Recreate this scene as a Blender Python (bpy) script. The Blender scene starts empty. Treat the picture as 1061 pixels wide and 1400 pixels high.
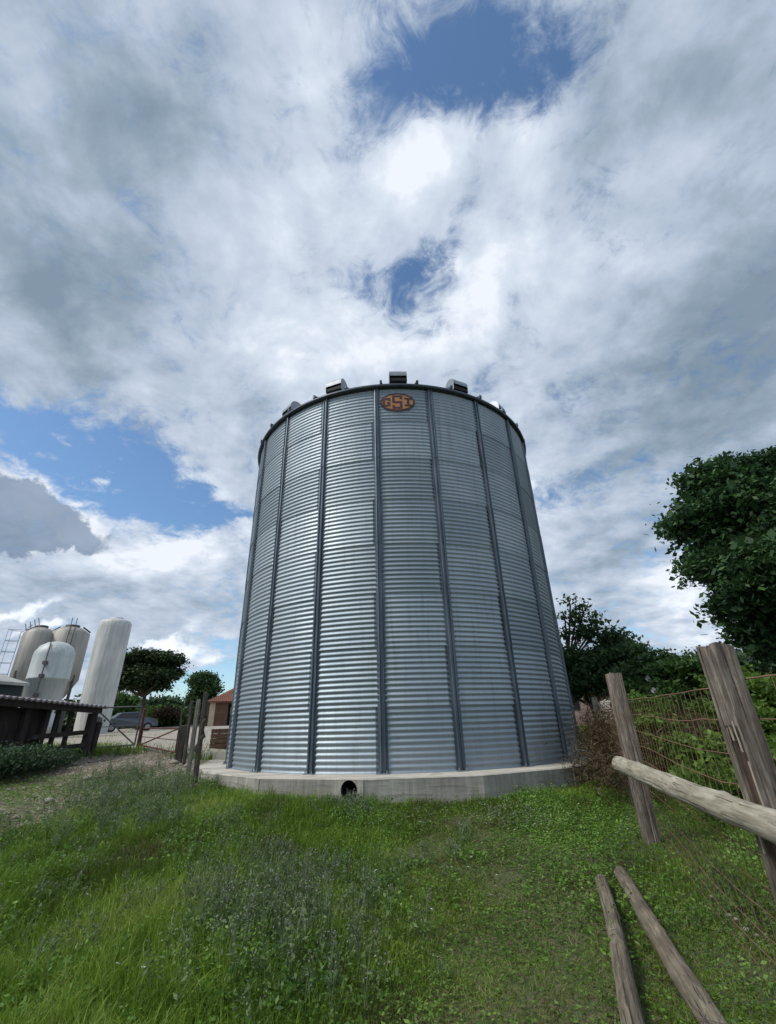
import bpy, math, random
import numpy as np
from mathutils import Matrix, Vector
random.seed(7); rng = np.random.default_rng(7)
PI = math.pi; R = math.radians
sc = bpy.context.scene
col = sc.collection

# ------------------------------------------------------------------ camera
F, PITCH, ROLL, EYE = 604.0, R(25.41), R(1.71), 1.55
cp, sp, cr, sr = math.cos(PITCH), math.sin(PITCH), math.cos(ROLL), math.sin(ROLL)
X = Vector((1, 0, 0)); U = Vector((0, -sp, cp)); FW = Vector((0, cp, sp))
rt = cr * X - sr * U; up = sr * X + cr * U
cam = bpy.data.objects.new('camera', bpy.data.cameras.new('camera')); col.objects.link(cam)
cam.matrix_world = Matrix(((rt.x, up.x, -FW.x, 0), (rt.y, up.y, -FW.y, 0), (rt.z, up.z, -FW.z, EYE), (0, 0, 0, 1)))
cam.data.sensor_fit = 'HORIZONTAL'; cam.data.sensor_width = 36; cam.data.lens = F / 1061 * 36
cam.data.clip_start = 0.05; cam.data.clip_end = 5000
sc.camera = cam

def ray(px, py):
    u = (px - 530.5) / F; v = (700 - py) / F
    return rt * u + up * v + FW
def at(px, py, D):                     # point sighted at horizontal distance D
    r = ray(px, py); t = D / math.hypot(r.x, r.y)
    return Vector((r.x * t, r.y * t, EYE + r.z * t))
def atz(px, py, z):
    r = ray(px, py); t = (z - EYE) / r.z
    return Vector((r.x * t, r.y * t, z))

# ------------------------------------------------------------------ terrain
CP = np.array([(0,0,0),(-2.4,3.6,.03),(2,3.4,.08),(0,3.5,0),(-1,6,.1),(0,8.6,.29),(-2.7,9.1,.36),(3.2,9.3,.36),(2.8,5.9,.28),
 (1.7,2.6,.16),(-4.1,10.4,.56),(-7.1,9.3,.45),(-9.2,17.8,1.0),(-12,15.3,.9),(-6,13,.75),(-15,26,1.25),(-21,34,1.36),(-25,41,1.42),
 (-14,37,1.62),(-21,56,1.84),(5.5,11,.5),(8,13,.7),(12,17,.95),(17,20,1.1),(0,22,1.2),(0,30,1.4),(0,60,1.7),(30,60,1.6),(60,60,1.6),
 (-60,60,1.75),(40,10,.9),(-40,10,.9),(0,-10,-.3),(5,5,.3),(9,6,.4),(-5,5,.15),(0,14,.5),(-30,-20,-.2),(30,-20,-.2),(0,-40,-.5),
 (-60,120,1.7),(0,120,1.7),(60,120,1.6)], float)
def vnoise(x, y, s, seed=0):           # smooth value noise, vectorised
    x = np.asarray(x, float) / s; y = np.asarray(y, float) / s
    xi = np.floor(x).astype(np.int64); yi = np.floor(y).astype(np.int64)
    fx = x - xi; fy = y - yi; fx = fx*fx*(3-2*fx); fy = fy*fy*(3-2*fy)
    def h(a, b):
        n = (a * 374761393 + b * 668265263 + seed * 144269) & 0xffffffff
        n = ((n ^ (n >> 13)) * 1274126177) & 0xffffffff
        return ((n ^ (n >> 16)) & 0xffff) / 65535.0
    return (h(xi,yi)*(1-fx)+h(xi+1,yi)*fx)*(1-fy)+(h(xi,yi+1)*(1-fx)+h(xi+1,yi+1)*fx)*fy
def fbm(x, y, s, seed=0, o=3):
    r = 0; a = .5; t = 0
    for k in range(o): r = r + a*vnoise(x, y, s, seed+k*17); t += a; a *= .5; s *= .47
    return r / t
def terr(x, y):
    x = np.asarray(x, float); y = np.asarray(y, float)
    sh = x.shape; xx = x.ravel(); yy = y.ravel(); out = np.zeros(xx.size)
    for i in range(0, xx.size, 20000):
        a = xx[i:i+20000, None]; b = yy[i:i+20000, None]
        d2 = (a-CP[:,0])**2 + (b-CP[:,1])**2
        w = 1/(d2+.5)**1.6
        out[i:i+20000] = (w*CP[:,2]).sum(1)/w.sum(1)
    return out.reshape(sh)
def tz(x, y): return float(terr(np.array([x]), np.array([y]))[0])
def hit(px, py, d0=1.0, d1=150):       # where the sight line meets the ground
    r = ray(px, py); h = math.hypot(r.x, r.y); d = d0
    ds = np.geomspace(d0, d1, 1500)
    zz = EYE + r.z*ds/h - terr(r.x*ds/h, r.y*ds/h)
    k = np.argmax(zz < 0) if (zz < 0).any() else len(ds)-1
    t = ds[k]/h
    return Vector((r.x*t, r.y*t, EYE + r.z*t))
def in_poly(x, y, poly):
    ins = np.zeros(x.shape, bool); n = len(poly)
    for i in range(n):
        x0,y0 = poly[i]; x1,y1 = poly[(i+1)%n]
        c = ((y0>y)!=(y1>y)) & (x < (x1-x0)*(y-y0)/(y1-y0+1e-12)+x0)
        ins ^= c
    return ins
DIRT = [tuple(hit(*p)[:2]) for p in ((-200,1066),(60,1054),(110,1040),(200,1028),(238,1026),(262,1046),(284,1066),(262,1080),(205,1076),(165,1095),(140,1112),(60,1130),(0,1152),(-200,1200))]
YARD = [(-9.9,17.2),(-5.0,15.4),(-4.2,13),(-5.3,11.4),(-3.8,10.2),(-6,10.9),(-5,12.5),(-5.2,18),(3,22),(0,44),(-12,58),(-40,58),(-42,40),(-34,30),(-12,19.5)]
def soft(x, y, poly, j):
    a = 0
    for k,(dx,dy) in enumerate(((0,0),(j,0),(-j,0),(0,j),(0,-j))): a = a + in_poly(x+dx, y+dy, poly)
    return a/5
def dirt_mask(x, y):
    wx = x + 1.3*(fbm(x,y,1.3,3)-.5); wy = y + 1.6*(fbm(x,y,1.1,9)-.5)
    return soft(wx, wy, DIRT, .3)
def yard_mask(x, y):
    wx = x + .8*(fbm(x,y,1.9,5)-.5); wy = y + .8*(fbm(x,y,1.7,6)-.5)
    return soft(wx, wy, YARD, .25)

# ------------------------------------------------------------------ helpers
def tag(o, label=None, cat=None, group=None, kind=None):
    if label: o['label'] = label
    if cat: o['category'] = cat
    if group: o['group'] = group
    if kind: o['kind'] = kind
    return o
def empty(name, loc, rz=0.0, label=None, cat=None, group=None):
    o = bpy.data.objects.new(name, None); col.objects.link(o)
    o.location = loc; o.rotation_euler = (0, 0, rz); o.empty_display_size = .2
    return tag(o, label, cat, group)
def link(name, me, mat, parent=None, loc=None):
    o = bpy.data.objects.new(name, me); col.objects.link(o)
    if mat is not None: me.materials.append(mat)
    if parent is not None: o.parent = parent
    if loc is not None: o.location = loc
    return o
def copy_tree(o, parent=None):
    c = o.copy(); col.objects.link(c); c.parent = parent
    for ch in list(o.children): copy_tree(ch, c)
    return c
class MB:
    def __init__(s): s.v = []; s.f = []; s.sm = []
    def add(s, vs, fs, smooth=False):
        n = len(s.v); s.v += [tuple(v) for v in vs]; s.f += [tuple(i+n for i in f) for f in fs]; s.sm += [smooth]*len(fs)
    def box(s, c, d, rz=0.0, M=None):
        c = Vector(c); q = []
        for i in range(8):
            p = Vector(((i&1)-.5, ((i>>1)&1)-.5, ((i>>2)&1)-.5)); p = Vector((p.x*d[0], p.y*d[1], p.z*d[2]))
            if rz: p.rotate(Matrix.Rotation(rz, 3, 'Z'))
            if M: p = M @ p
            q.append(c+p)
        s.add(q, [(0,2,3,1),(4,5,7,6),(0,1,5,4),(2,6,7,3),(0,4,6,2),(1,3,7,5)])
    def bar(s, a, b, w, h=None):         # rectangular bar from a to b
        a = Vector(a); b = Vector(b); h = h or w; d = b-a; L = d.length
        q = d.to_track_quat('Z', 'Y').to_matrix()
        s.box((a+b)/2, (w, h, L), M=q)
    def tube(s, pts, rad, n=8, caps=True, wob=0.0):
        pts = [Vector(p) for p in pts]
        if not isinstance(rad, (list, tuple)): rad = [rad]*len(pts)
        vs = []; fs = []; ref = Vector((.3,.2,.9)).normalized()
        for i, p in enumerate(pts):
            t = (pts[min(i+1,len(pts)-1)]-pts[max(i-1,0)]).normalized()
            a = t.cross(ref)
            if a.length < .1: a = t.cross(Vector((1,0,0)))
            a.normalize(); b = t.cross(a)
            for k in range(n):
                th = 2*PI*k/n; r = rad[i]*(1+wob*(random.random()-.5))
                vs.append(p + a*math.cos(th)*r + b*math.sin(th)*r)
        for i in range(len(pts)-1):
            for k in range(n):
                fs.append((i*n+k, i*n+(k+1)%n, (i+1)*n+(k+1)%n, (i+1)*n+k))
        s.add(vs, fs, True)
        if caps:
            m = len(pts)-1
            s.add(vs[:n], [tuple(reversed(range(n)))]); s.add(vs[m*n:], [tuple(range(n))])
    def lathe(s, prof, n=48, c=(0,0,0)):
        vs = []; fs = []
        for r, z in prof:
            for k in range(n):
                th = 2*PI*k/n; vs.append((c[0]+r*math.cos(th), c[1]+r*math.sin(th), c[2]+z))
        for i in range(len(prof)-1):
            for k in range(n): fs.append((i*n+k, i*n+(k+1)%n, (i+1)*n+(k+1)%n, (i+1)*n+k))
        s.add(vs, fs, True)
    def prism(s, poly, z0, z1):
        n = len(poly); vs = [(x,y,z0) for x,y in poly]+[(x,y,z1) for x,y in poly]
        fs = [tuple(reversed(range(n))), tuple(range(n,2*n))]+[(i,(i+1)%n,n+(i+1)%n,n+i) for i in range(n)]
        s.add(vs, fs)
    def build(s, name, mat, parent=None, loc=None, bevel=0, auto=None):
        me = bpy.data.meshes.new(name); me.from_pydata(s.v, [], s.f); me.update()
        me.polygons.foreach_set('use_smooth', s.sm)
        o = link(name, me, mat, parent, loc)
        if auto is not None: me.set_sharp_from_angle(angle=R(auto))
        if bevel:
            b = o.modifiers.new('bevel', 'BEVEL'); b.width = bevel; b.segments = 2; b.limit_method = 'ANGLE'
        return o
def npmesh(name, verts, quads=None, tris=None, smooth=False, attrs=None):
    me = bpy.data.meshes.new(name)
    nq = 0 if quads is None else len(quads); nt = 0 if tris is None else len(tris)
    me.vertices.add(len(verts)); me.vertices.foreach_set('co', np.ascontiguousarray(verts, np.float32).ravel())
    li = []; 
    if nq: li.append(np.asarray(quads).ravel())
    if nt: li.append(np.asarray(tris).ravel())
    li = np.concatenate(li).astype(np.int32)
    me.loops.add(len(li)); me.loops.foreach_set('vertex_index', li)
    me.polygons.add(nq+nt)
    st = np.concatenate([np.arange(nq)*4, nq*4+np.arange(nt)*3]).astype(np.int32)
    me.polygons.foreach_set('loop_start', st)
    me.update(calc_edges=True); me.validate()
    me.polygons.foreach_set('use_smooth', np.full(nq+nt, smooth))
    for k, (dom, a) in (attrs or {}).items():
        at_ = me.attributes.new(k, 'FLOAT', dom); at_.data.foreach_set('value', np.ascontiguousarray(a, np.float32))
    return me

# ------------------------------------------------------------------ node materials
class NT:
    def __init__(s, nt): s.nt = nt; s.n = nt.nodes; s.l = nt.links
    def new(s, t, **kw):
        n = s.n.new(t)
        for k, v in kw.items(): setattr(n, k, v)
        return n
    def put(s, sock, v):
        if isinstance(v, bpy.types.NodeSocket): s.l.new(v, sock)
        elif v is not None:
            if isinstance(v, (tuple, list)) and len(v) == 3 and sock.type == 'RGBA': v = (*v, 1)
            sock.default_value = v
    def m(s, op, a, b=None, c=None, clamp=False):
        n = s.new('ShaderNodeMath', operation=op, use_clamp=clamp)
        s.put(n.inputs[0], a)
        if b is not None: s.put(n.inputs[1], b)
        if c is not None: s.put(n.inputs[2], c)
        return n.outputs[0]
    def vm(s, op, a, b=None, scale=None):
        n = s.new('ShaderNodeVectorMath', operation=op); s.put(n.inputs[0], a)
        if b is not None: s.put(n.inputs[1], b)
        if scale is not None: s.put(n.inputs['Scale'], scale)
        return n.outputs['Value'] if op in ('DOT_PRODUCT','LENGTH') else n.outputs[0]
    def noise(s, vec, scale, detail=4, rough=.55, dist=0.0, color=False):
        n = s.new('ShaderNodeTexNoise'); s.put(n.inputs['Vector'], vec)
        n.inputs['Scale'].default_value = scale; n.inputs['Detail'].default_value = detail
        n.inputs['Roughness'].default_value = rough; n.inputs['Distortion'].default_value = dist
        return n.outputs['Color' if color else 'Fac']
    def ramp(s, fac, stops, interp='LINEAR'):
        n = s.new('ShaderNodeValToRGB'); s.put(n.inputs[0], fac); e = n.color_ramp.elements; n.color_ramp.interpolation = interp
        while len(e) < len(stops): e.new(.5)
        for i, (p, c) in enumerate(stops):
            e[i].position = p; e[i].color = (*c, 1) if len(c) == 3 else c
        return n.outputs[0]
    def mr(s, v, a, b, c=0.0, d=1.0, smooth=False):
        n = s.new('ShaderNodeMapRange'); n.interpolation_type = 'SMOOTHSTEP' if smooth else 'LINEAR'
        s.put(n.inputs[0], v)
        for i, q in enumerate((a,b,c,d)): s.put(n.inputs[i+1], q)
        return n.outputs[0]
    def mix(s, f, a, b, blend='MIX'):
        n = s.new('ShaderNodeMix', data_type='RGBA', blend_type=blend); s.put(n.inputs[0], f)
        s.put(n.inputs[6], a); s.put(n.inputs[7], b); return n.outputs[2]
    def mapping(s, vec, scale=(1,1,1), loc=(0,0,0), rot=(0,0,0), typ='POINT'):
        n = s.new('ShaderNodeMapping', vector_type=typ); s.put(n.inputs[0], vec)
        if 'Location' in n.inputs: n.inputs['Location'].default_value = loc
        n.inputs['Rotation'].default_value = rot; n.inputs['Scale'].default_value = scale
        return n.outputs[0]
    def coord(s, w='Object'): return s.new('ShaderNodeTexCoord').outputs[w]
    def attr(s, name, out='Fac'): 
        n = s.new('ShaderNodeAttribute', attribute_name=name); return n.outputs[out]
def material(name):
    m = bpy.data.materials.new(name); m.use_nodes = True
    t = NT(m.node_tree); p = m.node_tree.nodes['Principled BSDF']
    return m, t, p
def setp(t, p, color=None, rough=None, metal=None, spec=None, bump=None, bstr=.3, bdist=.02):
    if color is not None: t.put(p.inputs['Base Color'], color)
    if rough is not None: t.put(p.inputs['Roughness'], rough)
    if metal is not None: t.put(p.inputs['Metallic'], metal)
    if spec is not None: t.put(p.inputs['Specular IOR Level'], spec)
    if bump is not None:
        b = t.new('ShaderNodeBump'); b.inputs['Strength'].default_value = bstr; b.inputs['Distance'].default_value = bdist
        t.put(b.inputs['Height'], bump); t.l.new(b.outputs[0], p.inputs['Normal'])

def m_wood(name, dark, mid, light, axis=2, rough=.9, sc_=1.0, bdist=.012):
    m, t, p = material(name); c = t.coord()
    st = [9*sc_]*3; st[axis] = .8*sc_
    g = t.noise(t.mapping(c, st), 5, 8, .72, .5)
    st2 = [42*sc_]*3; st2[axis] = .8*sc_
    cr_ = t.noise(t.mapping(c, st2), 2.2, 3, .6, .4)
    crack = t.mr(cr_, .33, .38)
    b = t.noise(c, 2.3, 4, .6)
    colr = t.ramp(t.m('ADD', t.m('MULTIPLY', g, .65), t.m('MULTIPLY', b, .35)), [(.36, dark), (.5, mid), (.63, light)])
    colr = t.mix(t.mr(crack, 0, 1, .8, 0), colr, tuple(q*.35 for q in dark))
    setp(t, p, colr, rough, bump=t.m('ADD', t.m('MULTIPLY', g, .8), t.m('MULTIPLY', crack, .6)), bstr=.8, bdist=bdist)
    return m
def m_plain(name, c, rough=.6, metal=0, var=.25, scale=6, bump=.2, streak=False):
    m, t, p = material(name); co = t.coord()
    if streak: co2 = t.mapping(co, (3, 3, .35))
    else: co2 = co
    n = t.noise(co2, scale, 6, .65)
    cc = t.mix(t.mr(n, .3, .7), tuple(q*(1-var) for q in c), tuple(min(1, q*(1+var*.6)) for q in c))
    setp(t, p, cc, rough, metal, bump=n, bstr=bump, bdist=.01)
    return m
def m_leaf(name, c0, c1, c2, trans=.25, rough=.55):
    m, t, p = material(name)
    c = t.ramp(t.attr('tone'), [(0, c0), (.5, c1), (1, c2)])
    setp(t, p, c, rough, spec=.3)
    tr = t.new('ShaderNodeBsdfTranslucent'); t.put(tr.inputs[0], t.mix(.5, c, c1))
    mx = t.new('ShaderNodeMixShader'); mx.inputs[0].default_value = trans
    t.l.new(p.outputs[0], mx.inputs[1]); t.l.new(tr.outputs[0], mx.inputs[2])
    out = [n for n in t.n if n.type == 'OUTPUT_MATERIAL'][0]
    t.l.new(mx.outputs[0], out.inputs[0])
    return m

M = {}
# galvanised corrugated sheet
m, t, p = material('galvanised_sheet'); co = t.coord()
tone = t.attr('tone'); n1 = t.noise(co, 1.1, 5, .6); n2 = t.noise(t.mapping(co, (14,14,.7)), 1.0, 4, .6)
c = t.mix(tone, (.265,.315,.35), (.42,.475,.515))
c = t.mix(t.mr(n1, .35, .7), c, t.mix(1, c, (.84,.88,.93), 'MULTIPLY'))
c = t.mix(t.mr(n2, .52, .72, 0, .6), c, (.235,.26,.28))
sx = t.new('ShaderNodeSeparateXYZ'); t.l.new(co, sx.inputs[0])
ang = t.m('ARCTAN2', sx.outputs[0], t.m('MULTIPLY', sx.outputs[1], -1.0))
ua = t.m('DIVIDE', t.m('ADD', t.m('SUBTRACT', ang, -.0900), 2*PI + .13/4.55), 2*PI/20)
um = t.m('MULTIPLY', t.m('FRACT', ua), 2*PI/20*4.55)
par = t.m('MODULO', t.m('ADD', t.m('FLOOR', ua), t.m('FLOOR', t.m('DIVIDE', sx.outputs[2], 1.1176))), 2.0)
zc2 = t.m('MULTIPLY', t.m('SUBTRACT', t.m('FRACT', t.m('DIVIDE', sx.outputs[2], .1016/1.0)), .5), .1016)
du = t.m('SUBTRACT', um, .035); rr2 = t.m('SQRT', t.m('ADD', t.m('MULTIPLY', du, du), t.m('MULTIPLY', zc2, zc2)))
dots = t.m('MULTIPLY', t.m('LESS_THAN', rr2, .013), t.m('LESS_THAN', par, .5))
band = t.m('MULTIPLY', t.m('LESS_THAN', um, .075), t.m('LESS_THAN', par, .5))
c = t.mix(t.m('MULTIPLY', band, .12), c, (.24,.28,.31)); c = t.mix(t.m('MULTIPLY', dots, .8), c, (.10,.11,.12))
zr = t.m('MULTIPLY', t.m('FRACT', t.m('DIVIDE', sx.outputs[2], 1.1176)), 1.1176)
c = t.mix(t.m('MULTIPLY', t.m('LESS_THAN', zr, .02), .2), c, (.14,.16,.18))
yel = t.new('ShaderNodeTexGradient', gradient_type='QUADRATIC_SPHERE')
YST = at(402, 985, 10.6)
t.put(yel.inputs[0], t.mapping(co, (.42,.42,.34), (YST.x-.19, YST.y-13.8, YST.z-.7), typ='TEXTURE'))
c = t.mix(t.m('MULTIPLY', t.m('MULTIPLY', yel.outputs['Fac'], t.mr(n2, .3, .6)), 1.0, clamp=True), c, (.42,.38,.20))
setp(t, p, c, t.mr(n1, .2, .8, .50, .64), .72, bump=t.noise(co, 22, 3, .5), bstr=.08, bdist=.004)
M['galv'] = m
m, t, p = material('stiffener_steel'); co = t.coord('Object')
n = t.noise(t.mapping(co, (6,6,1)), 1.4, 5, .6)
setp(t, p, t.ramp(n, [(.3,(.08,.105,.13)),(.7,(.165,.20,.235))]), .5, .75); M['stiff'] = m
M['dark_steel'] = m_plain('eave_steel', (.07,.085,.11), .5, .7)
M['vent'] = m_plain('vent_steel', (.30,.33,.36), .5, .7, .2)
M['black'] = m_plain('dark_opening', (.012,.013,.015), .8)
M['roofm'] = m_plain('roof_sheet', (.4,.43,.45), .45, .8)
# concrete
m, t, p = material('concrete'); co = t.coord()
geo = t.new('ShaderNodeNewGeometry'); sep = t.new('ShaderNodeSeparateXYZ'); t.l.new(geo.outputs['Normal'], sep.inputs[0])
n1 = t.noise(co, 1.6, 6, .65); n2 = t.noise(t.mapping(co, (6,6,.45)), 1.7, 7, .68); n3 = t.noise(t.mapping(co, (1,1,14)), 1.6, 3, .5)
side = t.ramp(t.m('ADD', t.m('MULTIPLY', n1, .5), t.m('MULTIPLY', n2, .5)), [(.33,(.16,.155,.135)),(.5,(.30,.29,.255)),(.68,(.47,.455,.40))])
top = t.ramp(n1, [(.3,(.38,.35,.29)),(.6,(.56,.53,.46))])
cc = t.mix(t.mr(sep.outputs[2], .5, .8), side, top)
cc = t.mix(t.mr(n3, .56, .62, 0, .4), cc, (.13,.125,.11))
setp(t, p, cc, .92, bump=t.m('ADD', n1, t.m('MULTIPLY', n3, .4)), bstr=.5, bdist=.02); M['conc'] = m
M['wood_old'] = m_wood('weathered_post_wood', (.05,.038,.03), (.15,.12,.095), (.36,.32,.265))
M['wood_near'] = m_wood('near_post_wood', (.045,.035,.029), (.135,.112,.092), (.33,.295,.245))
M['wood_rail'] = m_wood('weathered_rail_wood', (.15,.13,.095), (.32,.295,.225), (.50,.47,.38), axis=1)
M['wood_log'] = m_wood('ground_log_wood', (.06,.047,.033), (.14,.115,.083), (.26,.235,.17), axis=1)
M['wood_dark'] = m_wood('dark_post_wood', (.028,.024,.02), (.06,.052,.042), (.11,.098,.08))
M['wood_grey'] = m_wood('grey_post_wood', (.08,.078,.07), (.15,.145,.13), (.24,.23,.2))
M['wood_shed'] = m_wood('shed_board_wood', (.014,.010,.010), (.032,.024,.023), (.06,.045,.04), sc_=.5)
M['wood_inner'] = m_wood('rotten_inner_wood', (.03,.018,.013), (.07,.042,.032), (.12,.08,.06))
M['wood_pale'] = m_wood('split_pale_wood', (.16,.13,.10), (.34,.30,.24), (.48,.43,.35))
M['wire'] = m_plain('rusty_wire', (.20,.115,.07), .8, .1, .35)
M['rust'] = m_plain('rusty_gate_steel', (.12,.05,.036), .75, .2, .4)
M['grey_steel'] = m_plain('grey_gate_steel', (.10,.10,.105), .6, .4, .3)
def m_tank(name, base, stain, amt):
    m, t, p = material(name); co = t.coord()
    n1 = t.noise(t.mapping(co, (2.6,2.6,.22)), 2.2, 7, .72); n2 = t.noise(co, .9, 5, .6)
    c = t.mix(t.mr(n1, .42, .72, 0, amt), base, stain)
    c = t.mix(t.mr(n2, .35, .7, 0, amt*.6), c, tuple((a+b)/2*.85 for a, b in zip(base, stain)))
    setp(t, p, c, .5, bump=n1, bstr=.1); return m
M['tank_white'] = m_tank('white_fibreglass', (.66,.67,.645), (.27,.285,.28), .9)
M['tank_cream'] = m_tank('cream_fibreglass', (.40,.385,.35), (.19,.165,.145), .95)
M['tank_grey'] = m_tank('pale_blue_fibreglass', (.56,.60,.60), (.27,.30,.30), .85)
M['rust_dark'] = m_plain('ladder_steel', (.06,.065,.075), .6, .5)
# tiled roof
m, t, p = material('clay_roof_tiles'); co = t.coord()
w = t.new('ShaderNodeTexWave', wave_type='BANDS', bands_direction='X'); t.put(w.inputs[0], co); w.inputs['Scale'].default_value = 1.6; w.inputs['Distortion'].default_value = .6
n = t.noise(co, 1.5, 6, .7)
setp(t, p, t.ramp(n, [(.3,(.10,.038,.026)),(.55,(.19,.075,.05)),(.75,(.27,.13,.09))]), .9, bump=w.outputs['Fac'], bstr=.6, bdist=.06); M['tiles'] = m
M['barn_wall'] = m_plain('brown_plaster', (.14,.075,.05), .9, 0, .35, 2)
M['cream_wall'] = m_plain('cream_plaster', (.5,.42,.3), .9, 0, .2, 2)
M['pink_wall'] = m_plain('pink_grey_plaster', (.30,.21,.19), .9, 0, .3, 1.2)
M['pale_roof'] = m_plain('pale_fibre_cement', (.36,.36,.34), .85, 0, .25, 1.0)
M['green_wall'] = m_plain('dark_green_cladding', (.012,.03,.034), .7, 0, .3)
M['grey_sheet'] = m_plain('weathered_roof_sheet', (.22,.205,.21), .8, .1, .4, 2)
M['crate'] = m_wood('crate_wood', (.05,.028,.018), (.10,.058,.036), (.15,.09,.06), axis=0)
M['trough'] = m_plain('pale_trough_concrete', (.52,.49,.42), .9)
M['car_paint'] = m_plain('silver_blue_paint', (.10,.125,.15), .35, .5, .08)
M['glass'] = m_plain('dark_glass', (.02,.025,.03), .1)
M['tyre'] = m_plain('tyre_rubber', (.02,.02,.02), .85)
M['rim'] = m_plain('wheel_rim', (.3,.31,.33), .4, .7)
M['bark'] = m_wood('tree_bark', (.03,.024,.02), (.07,.058,.046), (.12,.10,.08), sc_=.5)
M['paint_orange'] = m_plain('orange_enamel', (.46,.205,.08), .55, 0, .3, 12)
M['paint_maroon'] = m_plain('maroon_enamel', (.055,.018,.03), .55, 0, .3, 12)
M['leaf_chestnut'] = m_leaf('chestnut_leaves', (.020,.048,.022), (.042,.10,.036), (.10,.19,.052), .25)
M['leaf_mid'] = m_leaf('shrub_leaves', (.03,.065,.02), (.065,.14,.032), (.13,.22,.055), .25)
M['leaf_dark'] = m_leaf('dark_leaves', (.022,.048,.024), (.045,.088,.038), (.09,.155,.06), .2)
M['leaf_young'] = m_leaf('young_tree_leaves', (.028,.06,.025), (.058,.118,.042), (.11,.20,.07), .35)
M['leaf_fresh'] = m_leaf('fresh_leaves', (.05,.10,.016), (.10,.19,.028), (.18,.29,.055), .35)
M['leaf_silk'] = m_leaf('silk_tree_leaves', (.02,.045,.018), (.045,.085,.03), (.12,.13,.06), .15)
M['leaf_dry'] = m_leaf('dry_brush', (.04,.028,.015), (.085,.06,.03), (.14,.11,.055), .2)
M['petal'] = m_plain('white_petals', (.75,.75,.70), .7)
M['stone'] = m_plain('pale_stone', (.30,.27,.22), .9, 0, .4)

# ------------------------------------------------------------------ ground
def axis(a, b, s, lo, hi, g=1.16):
    v = list(np.arange(a, b+1e-6, s)); st = s
    while v[-1] < hi: st *= g; v.append(v[-1]+st)
    st = s; 
    while v[0] > lo: st *= g; v.insert(0, v[0]-st)
    return np.array(v)
gx = axis(-13, 7, .09, -900, 900); gy = axis(1, 18, .09, -900, 1800)
GX, GY = np.meshgrid(gx, gy)
GZ = terr(GX, GY)
GD = dirt_mask(GX, GY); GYd = yard_mask(GX, GY)
near = np.exp(-((GX+2)**2+(GY-8)**2)/260)
GZ = GZ + near*(.05*(fbm(GX,GY,.8,1)-.5) + GD*.05*(fbm(GX,GY,.22,4)-.5))
nx, ny = len(gx), len(gy)
idx = np.arange(nx*ny).reshape(ny, nx)
q = np.stack([idx[:-1,:-1], idx[:-1,1:], idx[1:,1:], idx[1:,:-1]], -1).reshape(-1,4)
me = npmesh('ground', np.stack([GX,GY,GZ],-1).reshape(-1,3), q, smooth=True,
            attrs={'dirt': ('POINT', GD.ravel()), 'yard': ('POINT', GYd.ravel())})
m, t, p = material('ground_soil'); co = t.coord('Object')
n1 = t.noise(co, .9, 6, .65); n2 = t.noise(co, 9, 6, .7); n3 = t.noise(co, 45, 4, .7)
gr = t.ramp(t.m('ADD', t.m('MULTIPLY', n3, .55), t.m('MULTIPLY', n2, .45)), [(.34,(.030,.042,.012)),(.46,(.06,.08,.024)),(.54,(.10,.095,.045)),(.66,(.17,.135,.08))])
dt = t.ramp(t.m('ADD', t.m('MULTIPLY', n3, .5), t.m('MULTIPLY', n2, .5)), [(.36,(.06,.047,.032)),(.5,(.15,.12,.085)),(.66,(.33,.28,.205))])
yd = t.ramp(t.m('ADD', t.m('MULTIPLY', n1, .5), t.m('MULTIPLY', n2, .5)), [(.35,(.24,.215,.17)),(.6,(.38,.35,.29))])
c = t.mix(t.mr(t.m('ADD', t.attr('dirt'), t.m('MULTIPLY', t.m('SUBTRACT', n2, .5), 1.6)), .3, .6), gr, dt)
c = t.mix(t.mr(t.m('ADD', t.attr('yard'), t.m('MULTIPLY', t.m('SUBTRACT', n2, .5), 1.2)), .3, .7), c, yd)
setp(t, p, c, .95, bump=t.m('ADD', n2, t.m('MULTIPLY', n3, .4)), bstr=.7, bdist=.04)
tag(link('ground', me, m), kind='structure')

# ------------------------------------------------------------------ grain silo
CX, CY, RS, ZB = .19, 13.8, 4.55, .70
PH0, DPH = -.0900, 2*PI/20
RING = 1.1176; NR = 8; HS = NR*RING
silo = empty('grain_silo', (CX, CY, ZB), label='huge galvanised corrugated steel grain silo on the round concrete base', cat='silo')
def sp_(a, r, z): return (r*math.sin(a), -r*math.cos(a), z)
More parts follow.
